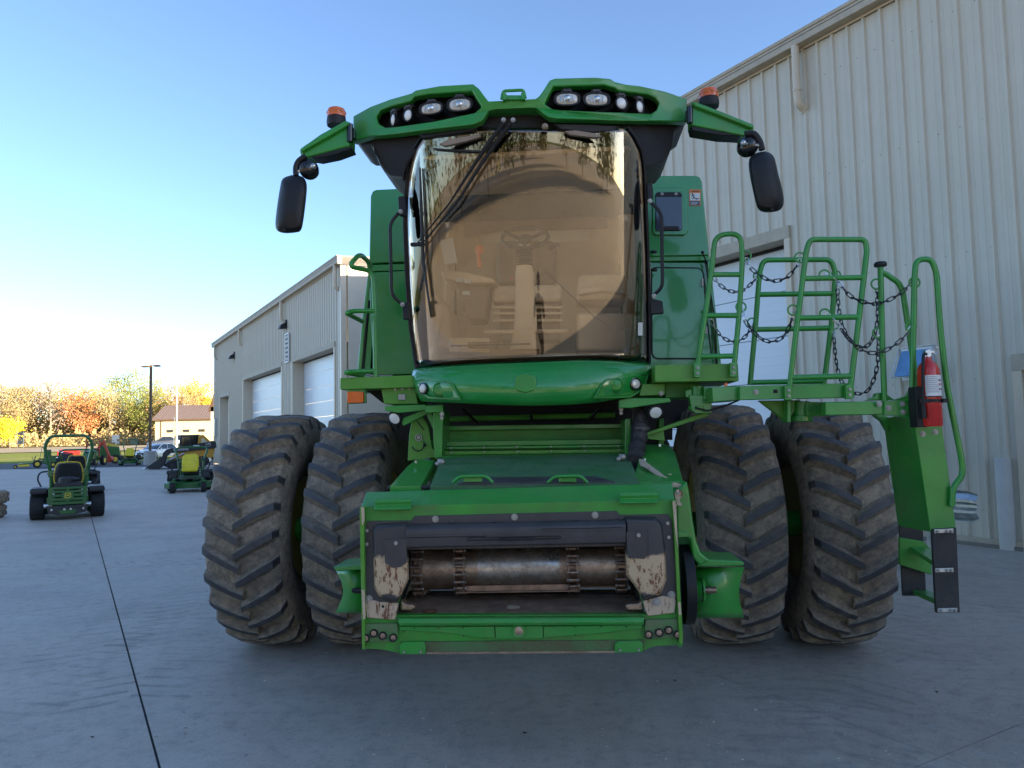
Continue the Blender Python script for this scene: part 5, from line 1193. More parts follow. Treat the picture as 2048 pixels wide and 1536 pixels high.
a0 = D(1955, 1012, 8.1); a1 = D(1760, 1000, 9.2); a0.z = a1.z = (a0.z+a1.z)/2; gr.location = (a1.x, a1.y, 0); dd = a0-a1; L = dd.length; gr.rotation_euler.z = atan2(dd.y, dd.x); zc_ = a0.z
pr = [(-.165, .0), (-.14, .02), (-.11, .0), (-.075, -.035), (-.045, -.035), (-.015, 0), (.015, 0), (.045, -.035), (.075, -.035), (.11, 0), (.14, .02), (.165, 0)]
b = MB(); rings = []
for k in range(13):
    x = L*k/12; e = 1 if k < 12 else .86
    rings.append([(x, y, zc_+z*e) for z, y in pr]+[(x, y+.006, zc_+z*e) for z, y in reversed(pr)])
b.loft(rings, 0, True); mk('beam', b, M['galv'], gr)
for x in (.15, L-.6): mk('post', MB().box((x, .10, zc_/2+.05), (.1, .12, zc_+.1)), M['galv'], gr, bevel=.004)

# ---- far shed, poles and roadside things
SH = D(310, 886, 132); SH.z = 0; shz = hz(132)-.3
sh = empty('storage_shed', 'long pale yellow shed with brown metal roof in sunlight beyond the car', 'shed', (SH.x, SH.y, shz), R(2))
M['shed'] = mat('pale yellow siding', (.62, .52, .30), .6, var=.03); M['shed_roof'] = mat('brown shed roof', (.17, .125, .105), .5); M['brown'] = mat('dark brown trim', (.13, .07, .035), .6)
wl = 20; hh = D(310, 840.6, 132).z-shz
mk('wall', MB().box((wl/2, 5, hh/2), (wl, 10, hh)), M['shed'], sh)
rz_ = D(310, 814, 137).z-shz
mk('gable', MB().prism([(-.02, 0, hh), (-.02, 5, rz_-.1), (-.02, 10, hh)], (.1, 0, 0)), M['shed'], sh)
rf = mk('roof', MB().prism([(-.5, -.4, hh-.05), (-.5, 5, rz_), (-.5, 10.4, hh-.05), (-.5, 10.4, hh+.12), (-.5, 5, rz_+.2), (-.5, -.4, hh+.12)], (wl+1, 0, 0)), M['shed_roof'], sh)
for k in range(44):
    x = -.4+k*.47; mk('roof_rib', MB().prism([(x, -.38, hh+.12), (x, 4.98, rz_+.2), (x+.06, 4.98, rz_+.2), (x+.06, -.38, hh+.12)], (0, -.01, .06)), M['shed_roof'], rf)
for x in (1.0, 9.8, 19.6): mk('post_trim', MB().box((x, -.03, hh/2), (.16, .06, hh)), M['brown'], sh)
mk('eave_trim', MB().box((wl/2, -.42, hh+.02), (wl+1, .06, .2)), M['brown'], sh)
for x in (2.6, 5.4, 8.1, 10.9, 13.6, 16.2):
    wn = mk('window', MB().box((x, -.03, hh*.58), (1.1, .08, .48)), M['brown'], sh); mk('pane', MB().box((x, -.08, hh*.58), (.95, .02, .34)), M['car_glass'], wn)
ga = D(424, 800, 62); h_ = empty('gabled_roof_end', 'dark brown gable end of a far roof peeking past the garage corner', 'roof', (ga.x, ga.y, 0), 0)
q_ = [D(416, 823, 62), D(428, 786, 62), D(432, 784, 62), D(432, 823, 62)]
mk('gable_trim', MB().prism([Vec((p.x-ga.x, p.y-ga.y, p.z)) for p in q_], (0, .5, 0)), M['brown'], h_)
mk('wall', MB().box((1.2, 3, 2.2), (2.6, 6, 4.4)), M['trim'], h_)
pz = G(300, 930); lp = empty('light_pole', 'tall brown parking-lot light pole on a pale concrete base', 'light pole', (pz.x, pz.y, 0), 0)
mk('pole_base', MB().lathe([(.42, 0), (.42, .95), (.36, 1.0), (.001, 1.0)], (0, 0, 0), (0, 0, 1), 20), mat('pale concrete', (.42, .40, .37), .8), lp)
ht = D(303, 730, pz.y).z
mk('pole', MB().box((0, 0, ht/2+.5), (.14, .14, ht-1)), M['brown'], lp)
mk('lamp_head', MB().box((-.35, 0, ht-.1), (.55, .4, .12), rx=.0), M['brown'], lp, bevel=.02); mk('lamp_head', MB().box((.32, .2, ht-.05), (.4, .4, .12)), M['brown'], lp, bevel=.02)
w0 = D(353, 880, 92); wt = D(353, 779, 92).z; up_ = empty('utility_pole', 'slim pale pole standing before the yellow shed', 'pole', (w0.x, w0.y, 0), 0)
b = MB(); b.lathe([(.12, .0), (.10, wt)], (0, 0, .3), (0, 0, 1), 12); mk('pole', b, M['shed'], up_); b = MB(); b.cyl((-.32, 0, .3), (-.28, 0, wt-3.4), .05, 8); mk('conduit', b, M['galv'], up_)
sg = D(231, 888, 140); s_ = empty('white_sign_board', 'plain white upright board by the edge of the wood', 'board', (sg.x, sg.y, hz(140)), 0)
mk('board', MB().box((0, 0, .95), (1.35, .12, 1.8)), M['white'], s_); mk('frame', MB().box((0, .08, .5), (1.5, .05, 1.0)), M['galv'], s_)
sg = D(269, 886, 138); s_ = empty('utility_cabinet', 'low grey green utility cabinet at the edge of the wood', 'cabinet', (sg.x, sg.y, hz(138)), 0)
mk('body', MB().box((0, 0, .5), (1.3, .7, 1.0)), mat('cabinet green', (.14, .16, .10), .5), s_, bevel=.02); mk('lid', MB().box((0, 0, 1.03), (1.4, .8, .08)), mat('cabinet lid', (.17, .19, .12), .5), s_)
sg = D(41, 894, 130); s_ = empty('solar_panel_rack', 'small rack of dark panels beside the yellow bush', 'panel', (sg.x, sg.y, hz(130)), R(-12))
for k in range(3): mk('panel', MB().box((0, -.05*k, 1.0+k*.72), (1.05, .06, .62)), M['navy'], s_, bevel=.01)
b = MB(); b.box((.6, 0, 1.4), (.08, .08, 2.9)); mk('rack_post', b, M['galv'], s_); b = MB(); b.box((-.6, 0, 1.4), (.06, .06, 2.9)); mk('rack_post', b, M['galv'], s_)
# ================================================================ vehicles and small machines in the yard
M['mgreen'] = mat('mower green', (.012, .11, .02), .3, coat=.3); M['seat_y'] = mat('yellow seat vinyl', (.75, .62, .02), .45); M['mdark'] = mat('dark machine plastic', (.018, .02, .024), .5)
M['badge_y'] = mat('yellow badge', (.8, .6, .03), .4); M['car_white'] = mat('white car paint', (.80, .80, .80), .25, var=.01, coat=.6); M['car_dark'] = mat('dark car paint', (.03, .035, .045), .25, coat=.6)
M['sk_y'] = mat('construction yellow', (.62, .30, .02), .4, var=.05); M['orange_red'] = mat('orange red paint', (.55, .06, .02), .4)
M['turf'] = mat('small tyre rubber', (.02, .02, .022), .75, bump=.8, bs=70)
def small_wheel(par, x, y, r, w, rimm='yellow', name='wheel', n=28):
    h = w/2; b = MB(); b.lathe([(r*.5, -h*.8), (r*.72, -h), (r*.93, -h*.95), (r, -h*.75), (r, h*.75), (r*.93, h*.95), (r*.72, h), (r*.5, h*.8)], (x, y, r), (1, 0, 0), n)
    k = max(14, int(r*80))
    for q in range(k):
        for s_ in (-1, 1):
            a = 2*pi*(q+(.5 if s_ > 0 else 0))/k; b.box((x+s_*h*.42, y+(r+.004)*sin(a), r+(r+.004)*cos(a)), (h*.75, r*.09, .016), rx=-a)
    wv = mk(name, b, M['turf'], par)
    b = MB(); b.lathe([(r*.52, -h*.82), (r*.48, -h*.5), (r*.15, -h*.45), (r*.15, -h*.7), (.001, -h*.7)], (x, y, r), (1, 0, 0), 20); b.lathe([(r*.52, h*.82), (r*.48, h*.5), (r*.15, h*.45), (r*.15, h*.7), (.001, h*.7)], (x, y, r), (1, 0, 0), 20)
    mk('rim', b, M[rimm], wv); return wv
def deer_badge(par, loc, s, back, front, ry=0):
    b = MB(); pts = rp([Vec((-s, 0, -s*.8)), Vec((-s*.9, 0, s*.9)), Vec((s*.9, 0, s*.9)), Vec((s, 0, -s*.8)), Vec((0, 0, -s)), Vec((-s, 0, -s*.8))], s*.3, 3)[:-1]
    b.prism(pts, (0, .006, 0)); o = mk('badge', b, back, par); o.location = loc; o.rotation_euler.z = ry
    d_ = [(-.75, .1), (-.45, .2), (-.3, .05), (.1, .15), (.3, .35), (.2, .6), (.38, .45), (.5, .62), (.52, .35), (.7, .25), (.5, .15), (.4, -.1), (.65, -.4), (.3, -.2), (-.1, -.2), (-.35, -.1), (-.7, -.45), (-.5, -.1)]
    b = MB(); b.prism([Vec((x*s, -.002, z*s)) for x, z in d_], (0, .002, 0)); q = mk('leaping_deer', b, front, o); q.location = (0, -.001, 0); return o
def mower(label, loc, rz, seat='yellow', rops=1.0, group=None):
    m_ = empty('zero_turn_mower', label, 'mower', loc, rz, group or 'green mowers parked in the yard')
    for s_ in (-1, 1):
        small_wheel(m_, s_*.58, .45, .285, .29, 'mdark'); small_wheel(m_, s_*.46, -1.0, .16, .15, 'yellow', 'caster_wheel')
        b = MB(); b.box((s_*.46, -.93, .36), (.17, .2, .05)); b.box((s_*.55, -.98, .25), (.02, .06, .22)); b.box((s_*.37, -.98, .25), (.02, .06, .22)); b.box((s_*.43, -.5, .40), (.08, .9, .08)); mk('front_arm', b, M['mgreen'], m_, bevel=.01)
        b = MB(); b.box((s_*.55, .35, .63), (.34, .85, .14)); b.box((s_*.50, .0, .50), (.25, .3, .22)); mk('fender', b, M['mdark'], m_, bevel=.05, seg=3)
        b = MB(); b.tube(rp([(s_*.50, .05, .62), (s_*.62, -.12, .86), (s_*.58, -.2, 1.02), (s_*.30, -.22, 1.04)], .1), .019, 8); mk('control_lever', b, M['mdark'], m_)
    b = MB(); b.loft([[(x, y, z) for x, y in ((-.74, -.05), (-.76, -.35), (-.55, -.68), (-.1, -.78), (.1, -.78), (.55, -.68), (.76, -.35), (.74, -.05), (.4, .15), (-.4, .15))] for z in (.12, .30)]+[[(x*.93, y*.95, .34) for x, y in ((-.74, -.05), (-.76, -.35), (-.55, -.68), (-.1, -.78), (.1, -.78), (.55, -.68), (.76, -.35), (.74, -.05), (.4, .15), (-.4, .15))]])
    mk('mower_deck', b, M['mgreen'], m_, bevel=.01)
    b = MB(); b.prism([(.76, -.1, .28), (.76, -.5, .28), (.86, -.5, .62), (.86, -.1, .62)], (.02, 0, 0)); mk('discharge_chute', b, M['mdark'], m_) if rops != 1.0 and seat == 'yellow' else None
    for x in (-.4, 0, .4): mk('spindle_cover', MB().lathe([(.1, 0), (.1, .06), (.05, .09), (.001, .09)], (x, -.3, .34), (0, 0, 1), 14), M['mdark'], m_)
    mk('foot_plate', MB().box((0, -.55, .44), (.62, .6, .03)), M['mdark'], m_, bevel=.005)
    b = MB(); b.box((0, .45, .42), (.80, .9, .16)); mk('chassis', b, M['mgreen'], m_, bevel=.02)
    sm = M['seat_y'] if seat == 'yellow' else M['mdark']
    b = MB(); b.box((0, -.05, .70), (.50, .48, .13)); mk('seat_cushion', b, sm, m_, bevel=.05, seg=3)
    b = MB(); rings = []
    for z, w, dy in ((.72, .24, .17), (.80, .27, .18), (1.0, .265, .22), (1.15, .24, .26), (1.22, .17, .28)):
        rings.append([(x_*w, .0+dy+y_, z) for x_, y_ in ((-1, -.03), (-.8, -.06), (.8, -.06), (1, -.03), (1, .03), (.8, .07), (-.8, .07), (-1, .03))])
    b.loft(rings, 0, True, False); sb = mk('seat_back', b, sm, m_, bevel=.02)
    if seat != 'yellow':
        b = MB(); b.tube(cr([(-.255, .2, .76), (-.285, .2, .85), (-.28, .22, 1.0), (-.25, .25, 1.15), (-.17, .28, 1.235), (.17, .28, 1.235), (.25, .25, 1.15), (.28, .22, 1.0), (.285, .2, .85), (.255, .2, .76)], 4), .014, 6); mk('seat_piping', b, M['badge_y'], sb)
    b = MB()
    if rops == 1.0: b.tube(rp([(-.33, .55, .45), (-.33, .56, .95), (-.47, .60, 1.62), (-.36, .62, 1.84), (.36, .62, 1.84), (.47, .60, 1.62), (.33, .56, .95), (.33, .55, .45)], .17, 6), .034, 10)
    else: b.tube(rp([(-.36, .50, .45), (-.40, .55, 1.0), (-.52, .85, 1.36), (-.40, .98, 1.44), (.40, .98, 1.44), (.52, .85, 1.36), (.40, .55, 1.0), (.36, .50, .45)], .12, 6), .034, 10)
    rb_ = mk('roll_bar', b, M['mgreen'], m_)
    b = MB()
    for s_ in (-1, 1): b.box((s_*.345, .555, 1.0), (.09, .09, .14)); b.cyl((s_*.42, .555, 1.0), (s_*.27, .555, 1.0), .012)
    mk('roll_bar_hinge', b, M['mgreen'], rb_, bevel=.01, kind='stuff')
    b = MB(); b.box((0, .75, .66), (.50, .40, .30)); b.lathe([(.17, 0), (.17, .10), (.13, .13), (.001, .13)], (.02, .78, .80), (0, 0, 1), 20); b.cyl((-.18, .93, .70), (-.05, .97, .66), .06, 12); b.ball((-.14, .9, .88), .075, 10, sc=(1.2, 1, .6)); mk('engine', b, M['mdark'], m_, bevel=.02)
    # slotted rear guard
    gz0, gz1, gy = .34, .72, 1.06
    o_ = [Vec((-.36, gy, gz0)), Vec((.36, gy, gz0)), Vec((.37, gy, gz1)), Vec((-.37, gy, gz1))]; hs = []
    for k in range(4):
        z = gz0+.075+k*.082
        rows_ = ((-.29, -.11), (.11, .29)) if k in (1, 2) else ((-.29, -.03), (.03, .29)) if k == 0 else ((-.29, -.02), (.02, .29))
        for x0, x1 in rows_: hs.append([Vec((x0, gy, z-.014)), Vec((x1, gy, z-.014)), Vec((x1-.01, gy, z+.014)), Vec((x0+.01, gy, z+.014))])
    gd = mk('rear_guard', plate(o_, hs, (0, -.03, 0)), M['mgreen'], m_, bevel=.004)
    deer_badge(gd, (0, gy+.008, .535), .060, M['badge_y'], M['badge_y'], pi); deer_badge(gd, (0, gy+.012, .535), .048, M['mgreen'], M['badge_y'], pi)
    b = MB(); b.prism([(-.40, gy+.01, .32), (.40, gy+.01, .32), (.36, gy+.01, .16), (.18, gy+.01, .12), (-.18, gy+.01, .12), (-.36, gy+.01, .16)], (0, -.06, 0)); rbm = mk('rear_bumper', b, M['mdark'], m_, bevel=.01)
    for x in (-.30, -.06, .06, .30): mk('bumper_bolt', MB().cyl((x, gy+.01, .24), (x, gy+.03, .24), .022, 10), M['galv'], rbm)
    mk('hitch_plate', MB().prism([(-.17, gy+.015, .22), (.17, gy+.015, .22), (.13, gy+.015, .14), (-.13, gy+.015, .14)], (0, .01, 0)), M['mgreen'], rbm)
    for s_ in (-1, 1): mk('hydraulic_pump', MB().cyl((s_*.3, .9, .32), (s_*.45, .9, .32), .05, 12), M['galv'], m_)
    return m_
p = G(136, 1040)
mower('green mower seen from behind with black seat and tall roll bar, nearest on the left', p+Vec((-.51, .86, 0))*1.05, R(210), 'black')
p = G(380, 984)
mower('green mower with yellow seat and folded roll bar beside the left tyre', p+Vec((-.4, .92, 0))*.7, R(20), 'yellow', .5)
p = G(245, 931)
mower('small distant green mower with yellow seat facing the camera next to the lawn', (p.x, p.y+1, 0), R(27), 'yellow')
p = G(152, 985); q_ = mower('green mower whose white trimmed deck pokes out right of the nearest mower', p+Vec((-.5, .86, 0))*1.0, R(210), 'black', .5)

def front_deck_mower(label, loc, rz, body='mgreen', rim='yellow', deck=True, rops=False, hood='mgreen', sc_=1):
    t = empty('ride_on_mower', label, 'tractor' if 'tractor' in label else 'mower', loc, rz, 'ride-on machines by the lawn', sc_)
    for s_ in (-1, 1): small_wheel(t, s_*.45, 0, .32, .24, rim); small_wheel(t, s_*.42, 1.15, .22, .16, rim)
    b = MB(); b.prism([(-.3, -.25, .35), (-.3, -.25, .62), (-.3, .35, .60), (-.3, .55, .95), (-.3, 1.35, .85), (-.3, 1.4, .4), (-.3, .9, .3)], (.6, 0, 0)); mk('body', b, M[body], t, bevel=.04, seg=3)
    b = MB(); b.prism([(-.27, .55, .955), (-.27, .75, 1.05), (-.27, 1.3, .95), (-.27, 1.35, .86)], (.54, 0, 0)); mk('hood', b, M[hood], t, bevel=.04)
    b = MB(); b.box((0, .28, .72), (.46, .42, .10)); b.box((0, .5, .95), (.46, .1, .42)); mk('seat', b, M['mdark'], t, bevel=.04)
    b = MB(); b.tube([(0, -.25, .6), (0, -.12, .95)], .03, 8); b.tube([(.17*cos(a), -.12+.14*sin(a), .97+.08*sin(a)) for a in [2*pi*i/18 for i in range(18)]], .014, 6, closed=True); mk('steering_wheel', b, M['mdark'], t)
    if deck:
        b = MB(); b.box((0, -.95, .22), (1.5, .8, .18)); dk = mk('mower_deck', b, M['yellow'], t, bevel=.05); b = MB(); b.box((0, -.95, .35), (1.3, .7, .1)); mk('deck_cover', b, M[body], dk, bevel=.03)
        for s_ in (-1, 1): small_wheel(t, s_*.62, -1.55, .13, .1, rim, 'caster_wheel'); mk('deck_arm', MB().box((s_*.3, -.6, .38), (.07, .9, .07)), M[body], t)
        b = MB(); b.tube(rp([(-.3, .15, .6), (-.3, .35, 1.95), (.3, .35, 1.95), (.3, .15, .6)], .05), .02, 8); b.tube([(.3, .3, 1.8), (.3, 1.0, .9)], .03, 6); b.tube([(-.3, .3, 1.8), (-.3, 1.0, .9)], .03, 6); b.box((0, .75, 1.2), (.5, .5, .6)); mk('roll_frame', b, M[body], t)
        b = MB(); b.tube([(-.25, -.28, .62), (-.27, -.4, .95)], .015, 6); b.tube([(.25, -.28, .62), (.27, -.4, .95)], .015, 6); mk('lever', b, M['mdark'], t)
    if rops: b = MB(); b.tube(rp([(-.42, .55, .5), (-.44, .6, 1.75), (-.30, .62, 1.95), (.30, .62, 1.95), (.44, .6, 1.75), (.42, .55, .5)], .15), .035, 8); mk('roll_bar', b, M[rops], t)
    return t
p = G(57, 936); front_deck_mower('front-deck mower in side view with yellow wheels, farthest left by the lawn', (p.x+.35, p.y+.4, 0), R(-58), sc_=.82)
p = G(98, 933); front_deck_mower('dark maroon ride-on mower just right of the front-deck mower', (p.x, p.y+.3, 0), R(-50), 'car_dark', 'galv', False, hood='car_dark')
p = G(150, 930); front_deck_mower('small tractor with a yellow hood partly hidden behind the nearest mower', (p.x, p.y+2, 0), R(-60), 'mgreen', 'yellow', False, hood='yellow', sc_=1.5)
p = G(178, 931); tt = front_deck_mower('green tractor with dark roll bar in front of the red digging arm', (p.x, p.y+1, 0), R(185), 'mgreen', 'yellow', False, rops='orange_red', sc_=1.08)
p = G(202, 929); bh = empty('backhoe', 'orange red backhoe arm with its bucket curled down near the lawn', 'backhoe', (p.x, p.y+.6, 0), R(0))
b = MB(); b.prism([(-1.15, 0, .55), (-.95, 0, .62), (-.25, 0, 1.60), (-.05, 0, 1.62), (-.10, 0, 1.75), (-.32, 0, 1.75)], (0, .16, 0)); mk('boom', b, M['orange_red'], bh, bevel=.02)
b = MB(); b.prism([(-.30, .02, 1.72), (-.12, .02, 1.78), (.32, .02, .62), (.18, .02, .55)], (0, .12, 0)); mk('dipper_arm', b, M['orange_red'], bh, bevel=.02)
b = MB(); b.prism([(.15, -.1, .62), (.42, -.1, .60), (.55, -.1, .35), (.30, -.1, .12), (-.05, -.1, .10), (.12, -.1, .30)], (0, .4, 0)); mk('bucket', b, M['orange_red'], bh, bevel=.02)
b = MB(); b.box((-1.2, .1, .35), (.5, .5, .5)); b.cyl((-.9, .08, .95), (-.25, .08, 1.55), .05); b.tube([(-.7, .1, .1), (-1.0, .1, .5)], .06, 8); mk('mount', b, M['orange_red'], bh, bevel=.03)
for s_ in (-1, 1): small_wheel(bh, -1.75, s_*.1+.3, .3, .3, 'orange_red')
p = G(150, 914); ra = empty('red_implement', 'low red implement behind the dark ride-on mower', 'implement', (G(137, 921).x, G(137, 921).y, 0), R(30))
b = MB(); b.box((0, 0, .7), (1.9, .5, .4)); b.box((0, .1, 1.0), (1.5, .3, .15)); mk('body', b, M['red'], ra, bevel=.05); b = MB()
for x in (-.8, .8): b.box((x, 0, .22), (.1, .3, .45))
mk('legs', b, M['mdark'], ra, kind='stuff')

# tyres stacked at the left edge
p = G(-32, 1036)
for k in range(2):
    o = empty('stacked_tyre', ('lower' if k == 0 else 'upper')+' one of two small tyres stacked at the left edge of the photo', 'tyre', (p.x+(-.05 if k == 0 else 0), p.y, .155+.31*k), 0, 'tyres stacked at the left edge')
    b = MB(); b.lathe([(.2, -.13), (.30, -.15), (.42, -.14), (.45, -.09), (.46, 0), (.45, .09), (.42, .14), (.30, .15), (.2, .13)], (0, 0, 0), (0, 0, 1), 36)
    for q in range(26):
        for s_ in (-1, 1): a = 2*pi*(q+.25*s_)/26; b.box((.462*cos(a), .462*sin(a), s_*.06), (.03, .07, .085), rz=a+s_*.0)
    mk('tread', b, M['tyre'], o); b = MB(); b.lathe([(.2, -.12), (.2, .12), (.05, .1), (.05, -.1)], (0, 0, 0), (0, 0, 1), 20); mk('rim', b, M['galv'], o)

# compact track loader
p = G(358, 937)
SKm = empty('track_loader', 'black and yellow compact track loader with its bucket down, between the pole and the garage', 'loader', (p.x, p.y+1, 0), R(24))
b = MB()
tp = rp([Vec((-1.25, -.75, .18)), Vec((-.9, -.75, .02)), Vec((1.0, -.75, .02)), Vec((1.35, -.75, .35)), Vec((1.1, -.75, .72)), Vec((-.9, -.75, .50)), Vec((-1.25, -.75, .18))], .15, 4)[:-1]
for y in (-.95, .75): b.prism([Vec((q.x, y, q.z)) for q in tp], (0, .4, 0))
mk('track', b, M['turf'], SKm, kind='stuff')
for k in range(4):
    mk('track_roller', MB().cyl((-.8+k*.55, -.97, .17), (-.8+k*.55, -.93, .17), .13, 14), M['mdark'], SKm)
b = MB(); b.prism([(-.95, -.7, .45), (1.5, -.7, .6), (1.62, -.7, 1.2), (1.35, -.7, 1.45), (-.6, -.7, 1.0)], (0, 1.4, 0)); mk('body', b, M['sk_y'], SKm, bevel=.04)
b = MB(); b.prism([(-.45, -.62, 1.0), (-.35, -.62, 2.0), (.75, -.62, 2.03), (.75, -.62, 1.0)], (0, 1.24, 0)); cb_ = mk('cab', b, M['mdark'], SKm, bevel=.05)
b = MB(); b.prism([(-.33, -.64, 1.12), (-.25, -.64, 1.9), (.18, -.64, 1.9), (.18, -.64, 1.12)], (0, .02, 0)); mk('side_glass', b, M['car_glass'], cb_); b = MB(); b.prism([(.25, -.64, 1.3), (.25, -.64, 1.9), (.66, -.64, 1.9), (.66, -.64, 1.3)], (0, .02, 0)); mk('side_glass', b, M['car_glass'], cb_)
b = MB(); b.prism([(.62, -.66, 1.3), (.66, -.66, 1.98), (.95, -.66, 2.0), (1.35, -.66, 1.6), (1.4, -.66, 1.3)], (0, 1.3, 0)); mk('engine_hood', b, M['sk_y'], SKm, bevel=.04)
b = MB(); b.prism([(.8, -.68, 1.38), (.84, -.68, 1.78), (.98, -.68, 1.78), (1.2, -.68, 1.5), (1.2, -.68, 1.38)], (0, .02, 0)); mk('hood_vent', b, M['beige'], SKm)
for y in (-.86, .74):
    b = MB(); b.prism([(-1.45, y, .22), (-1.30, y, .95), (-1.1, y, 1.16), (1.5, y, 1.62), (1.66, y, 1.55), (1.7, y, 1.2), (1.5, y, 1.15), (-.85, y, .93), (-1.05, y, .75), (-1.2, y, .2)], (0, .12, 0)); am = mk('lift_arm', b, M['mdark'], SKm, bevel=.02)
    if y < 0:
        text('arm_lettering', 'DEERE', .26, M['label'], am, (-.30, y-.006, 1.16), (pi/2, 0, 0), .003, xs=1.15)
        b = MB(); b.box((.55, y-.004, 1.33), (.34, .01, .09)); mk('model_plate', b, M['label'], am)
        deer_badge(am, (1.22, y-.01, 1.43), .15, M['label'], M['ink'])
        deer_badge(am, (1.22, y-.012, 1.43), .135, M['ink'], M['label'])
b = MB(); b.prism([(-1.95, -.95, .02), (-2.35, -.95, .0), (-1.25, -.95, .82), (-1.2, -.95, .55), (-1.3, -.95, .12), (-1.5, -.95, .02)], (0, 1.9, 0)); bk = mk('bucket', b, M['mdark'], SKm, bevel=.01)
mk('cutting_edge', MB().box((-2.2, 0, .03), (.35, 1.92, .03)), M['galv'], bk)
b = MB(); b.cyl((-.9, -.8, .55), (-.1, -.8, .92), .05, 10); mk('lift_cylinder', b, M['galv'], SKm)

# cars
def car(label, loc, rz, paint, tall=0.0):
    c_ = empty('parked_car', label, 'car', loc, rz, 'cars parked beyond the yard'); b = MB()
    secs = [(-2.25, .72, .35, .62, .72), (-2.15, .86, .25, .72, .78), (-1.6, .90, .22, .86, .86), (-.95, .91, .22, .95, .93), (.2, .92, .22, .98, .95), (1.4, .91, .22, 1.02, .96), (2.0, .86, .25, 1.0, .95), (2.25, .74, .35, .9, .8)]
    rings = []
    for y, w, zb__, zt_, z2_ in secs:
        zt_ += tall*.5
        rings.append([(-w*.92, y, zb__), (-w, y, zb__+.15), (-w, y, (zb__+zt_)/2+.05), (-w*.93, y, zt_-.06), (-w*.75, y, zt_), (w*.75, y, zt_), (w*.93, y, zt_-.06), (w, y, (zb__+zt_)/2+.05), (w, y, zb__+.15), (w*.92, y, zb__)])
    b.loft(rings, 0, True, True); mk('body', b, M[paint], c_)
    z0 = .93+tall*.5; z1 = 1.45+tall
    b = MB(); rings = []
    for z, ya, yb, w in ((z0-.03, -1.15, 1.75, .84), (z0+.25, -.75, 1.5, .76), (z1-.08, -.32, 1.05, .66)): rings.append([(-w, ya+.1, z), (-w*.8, ya, z), (w*.8, ya, z), (w, ya+.1, z), (w, yb-.1, z), (w*.8, yb, z), (-w*.8, yb, z), (-w, yb-.1, z)])
    b.loft(rings, 0, True, True); mk('windows', b, M['car_glass'], c_)
    b = MB(); b.loft([[(-.66, -.25, z1-.10), (.66, -.25, z1-.10), (.66, 1.0, z1-.10), (-.66, 1.0, z1-.10)], [(-.60, -.15, z1), (.60, -.15, z1), (.60, .9, z1), (-.60, .9, z1)]]); mk('car_roof', b, M[paint], c_, bevel=.04)
    b = MB()
    for s_ in (-1, 1): b.tube([(s_*.84, -1.08, z0), (s_*.66, -.28, z1-.07)], .035, 6); b.tube([(s_*.84, 1.68, z0), (s_*.66, 1.0, z1-.07)], .05, 6); b.tube([(s_*.85, .25, z0), (s_*.68, .3, z1-.08)], .03, 6)
    mk('roof_pillars', b, M[paint], c_, kind='stuff')
    for s_ in (-1, 1):
        for y in (-1.4, 1.35): small_wheel(c_, s_*.80, y, .33, .22, 'galv')
        mk('headlight', MB().ball((s_*.62, -2.14, .62), .16, 10, sc=(1.2, .5, .5)), M['lens'], c_); mk('wing_mirror', MB().ball((s_*.98, -.75, z0+.04), .1, 8, sc=(1, .6, .8)), M[paint], c_)
    mk('grille', MB().box((0, -2.24, .50), (.9, .06, .22)), M['mdark'], c_, bevel=.02); mk('number_plate', MB().box((0, -2.28, .40), (.3, .02, .12)), M['label'], c_)
    return c_
p = G(307, 918); car('white sedan parked nose-on behind the light pole base', (p.x, p.y+1, 0), R(-16), 'car_white')
p = D(327, 890, 112); car('small dark grey car far away in front of the yellow shed', (p.x, 112, hz(112)+.02), R(-60), 'car_dark', .15)
p = D(334, 884, 116); car('dark upright car next to the far grey one', (p.x+.8, 119, hz(119)+.02), R(30), 'car_dark', .3)
p = D(428, 905, 60); car('dark blue car nose showing past the garage corner', (p.x+.6, 62, 0), R(0), 'car_dark', .3)
for x, y in ((418, 923), (427, 921)):
    p = G(x, y); mk('bollard', MB().lathe([(.12, 0), (.12, 1.35), (.001, 1.37)], (0, 0, 0), (0, 0, 1), 14), M['galv'], loc=p, label='%s grey bollard by the far garage corner' % ('left' if x < 420 else 'right'), cat='bollard', group='bollards by the far garage corner')

# fire extinguisher strapped to the ladder
EV = 4.40; Wl = lambda x, y, v: CB_w @ P(x, y, v)
CB_w = Matrix.Translation(U0*UA+V0*VA) @ Matrix.Rotation(-YAW, 4, 'Z')
e0 = Wl(1863, 853, EV); fe = empty('fire_extinguisher', 'red fire extinguisher with white label strapped to the green ladder post', 'extinguisher', e0, -YAW)
px_ = EV/FPX; rd = 20.3*px_; Hh = 128*px_
b = MB(); b.lathe([(rd*.9, 0), (rd, .01), (rd, Hh-.085), (rd*.96, Hh-.055), (rd*.78, Hh-.025), (rd*.45, Hh-.008), (.022, Hh), (.022, Hh+.02)], (0, 0, 0), (0, 0, 1), 36); mk('cylinder', b, M['red'], fe)
def wrap(name, z0, z1, a0, a1, m_, par, off=.0012, n=16):
    b_ = MB(); r = rd+off; b_.add([(r*sin(a0+(a1-a0)*i/n), -r*cos(a0+(a1-a0)*i/n), z) for z in (z0, z1) for i in range(n+1)], [(i, i+1, n+2+i, n+1+i) for i in range(n)]); return mk(name, b_, m_, par)
lb_ = wrap('paper_label', (853-796)*px_, (853-755)*px_, -.75, 1.5, M['label'], fe)
for k in range(9): wrap('label_line', (853-759-k*3.6)*px_, (853-758-k*3.6)*px_, -.6, .25+.1*(k % 3), mat('grey print', (.25, .25, .25), .6) if k == 0 else bpy.data.materials['grey print'], lb_, .0018, 6)
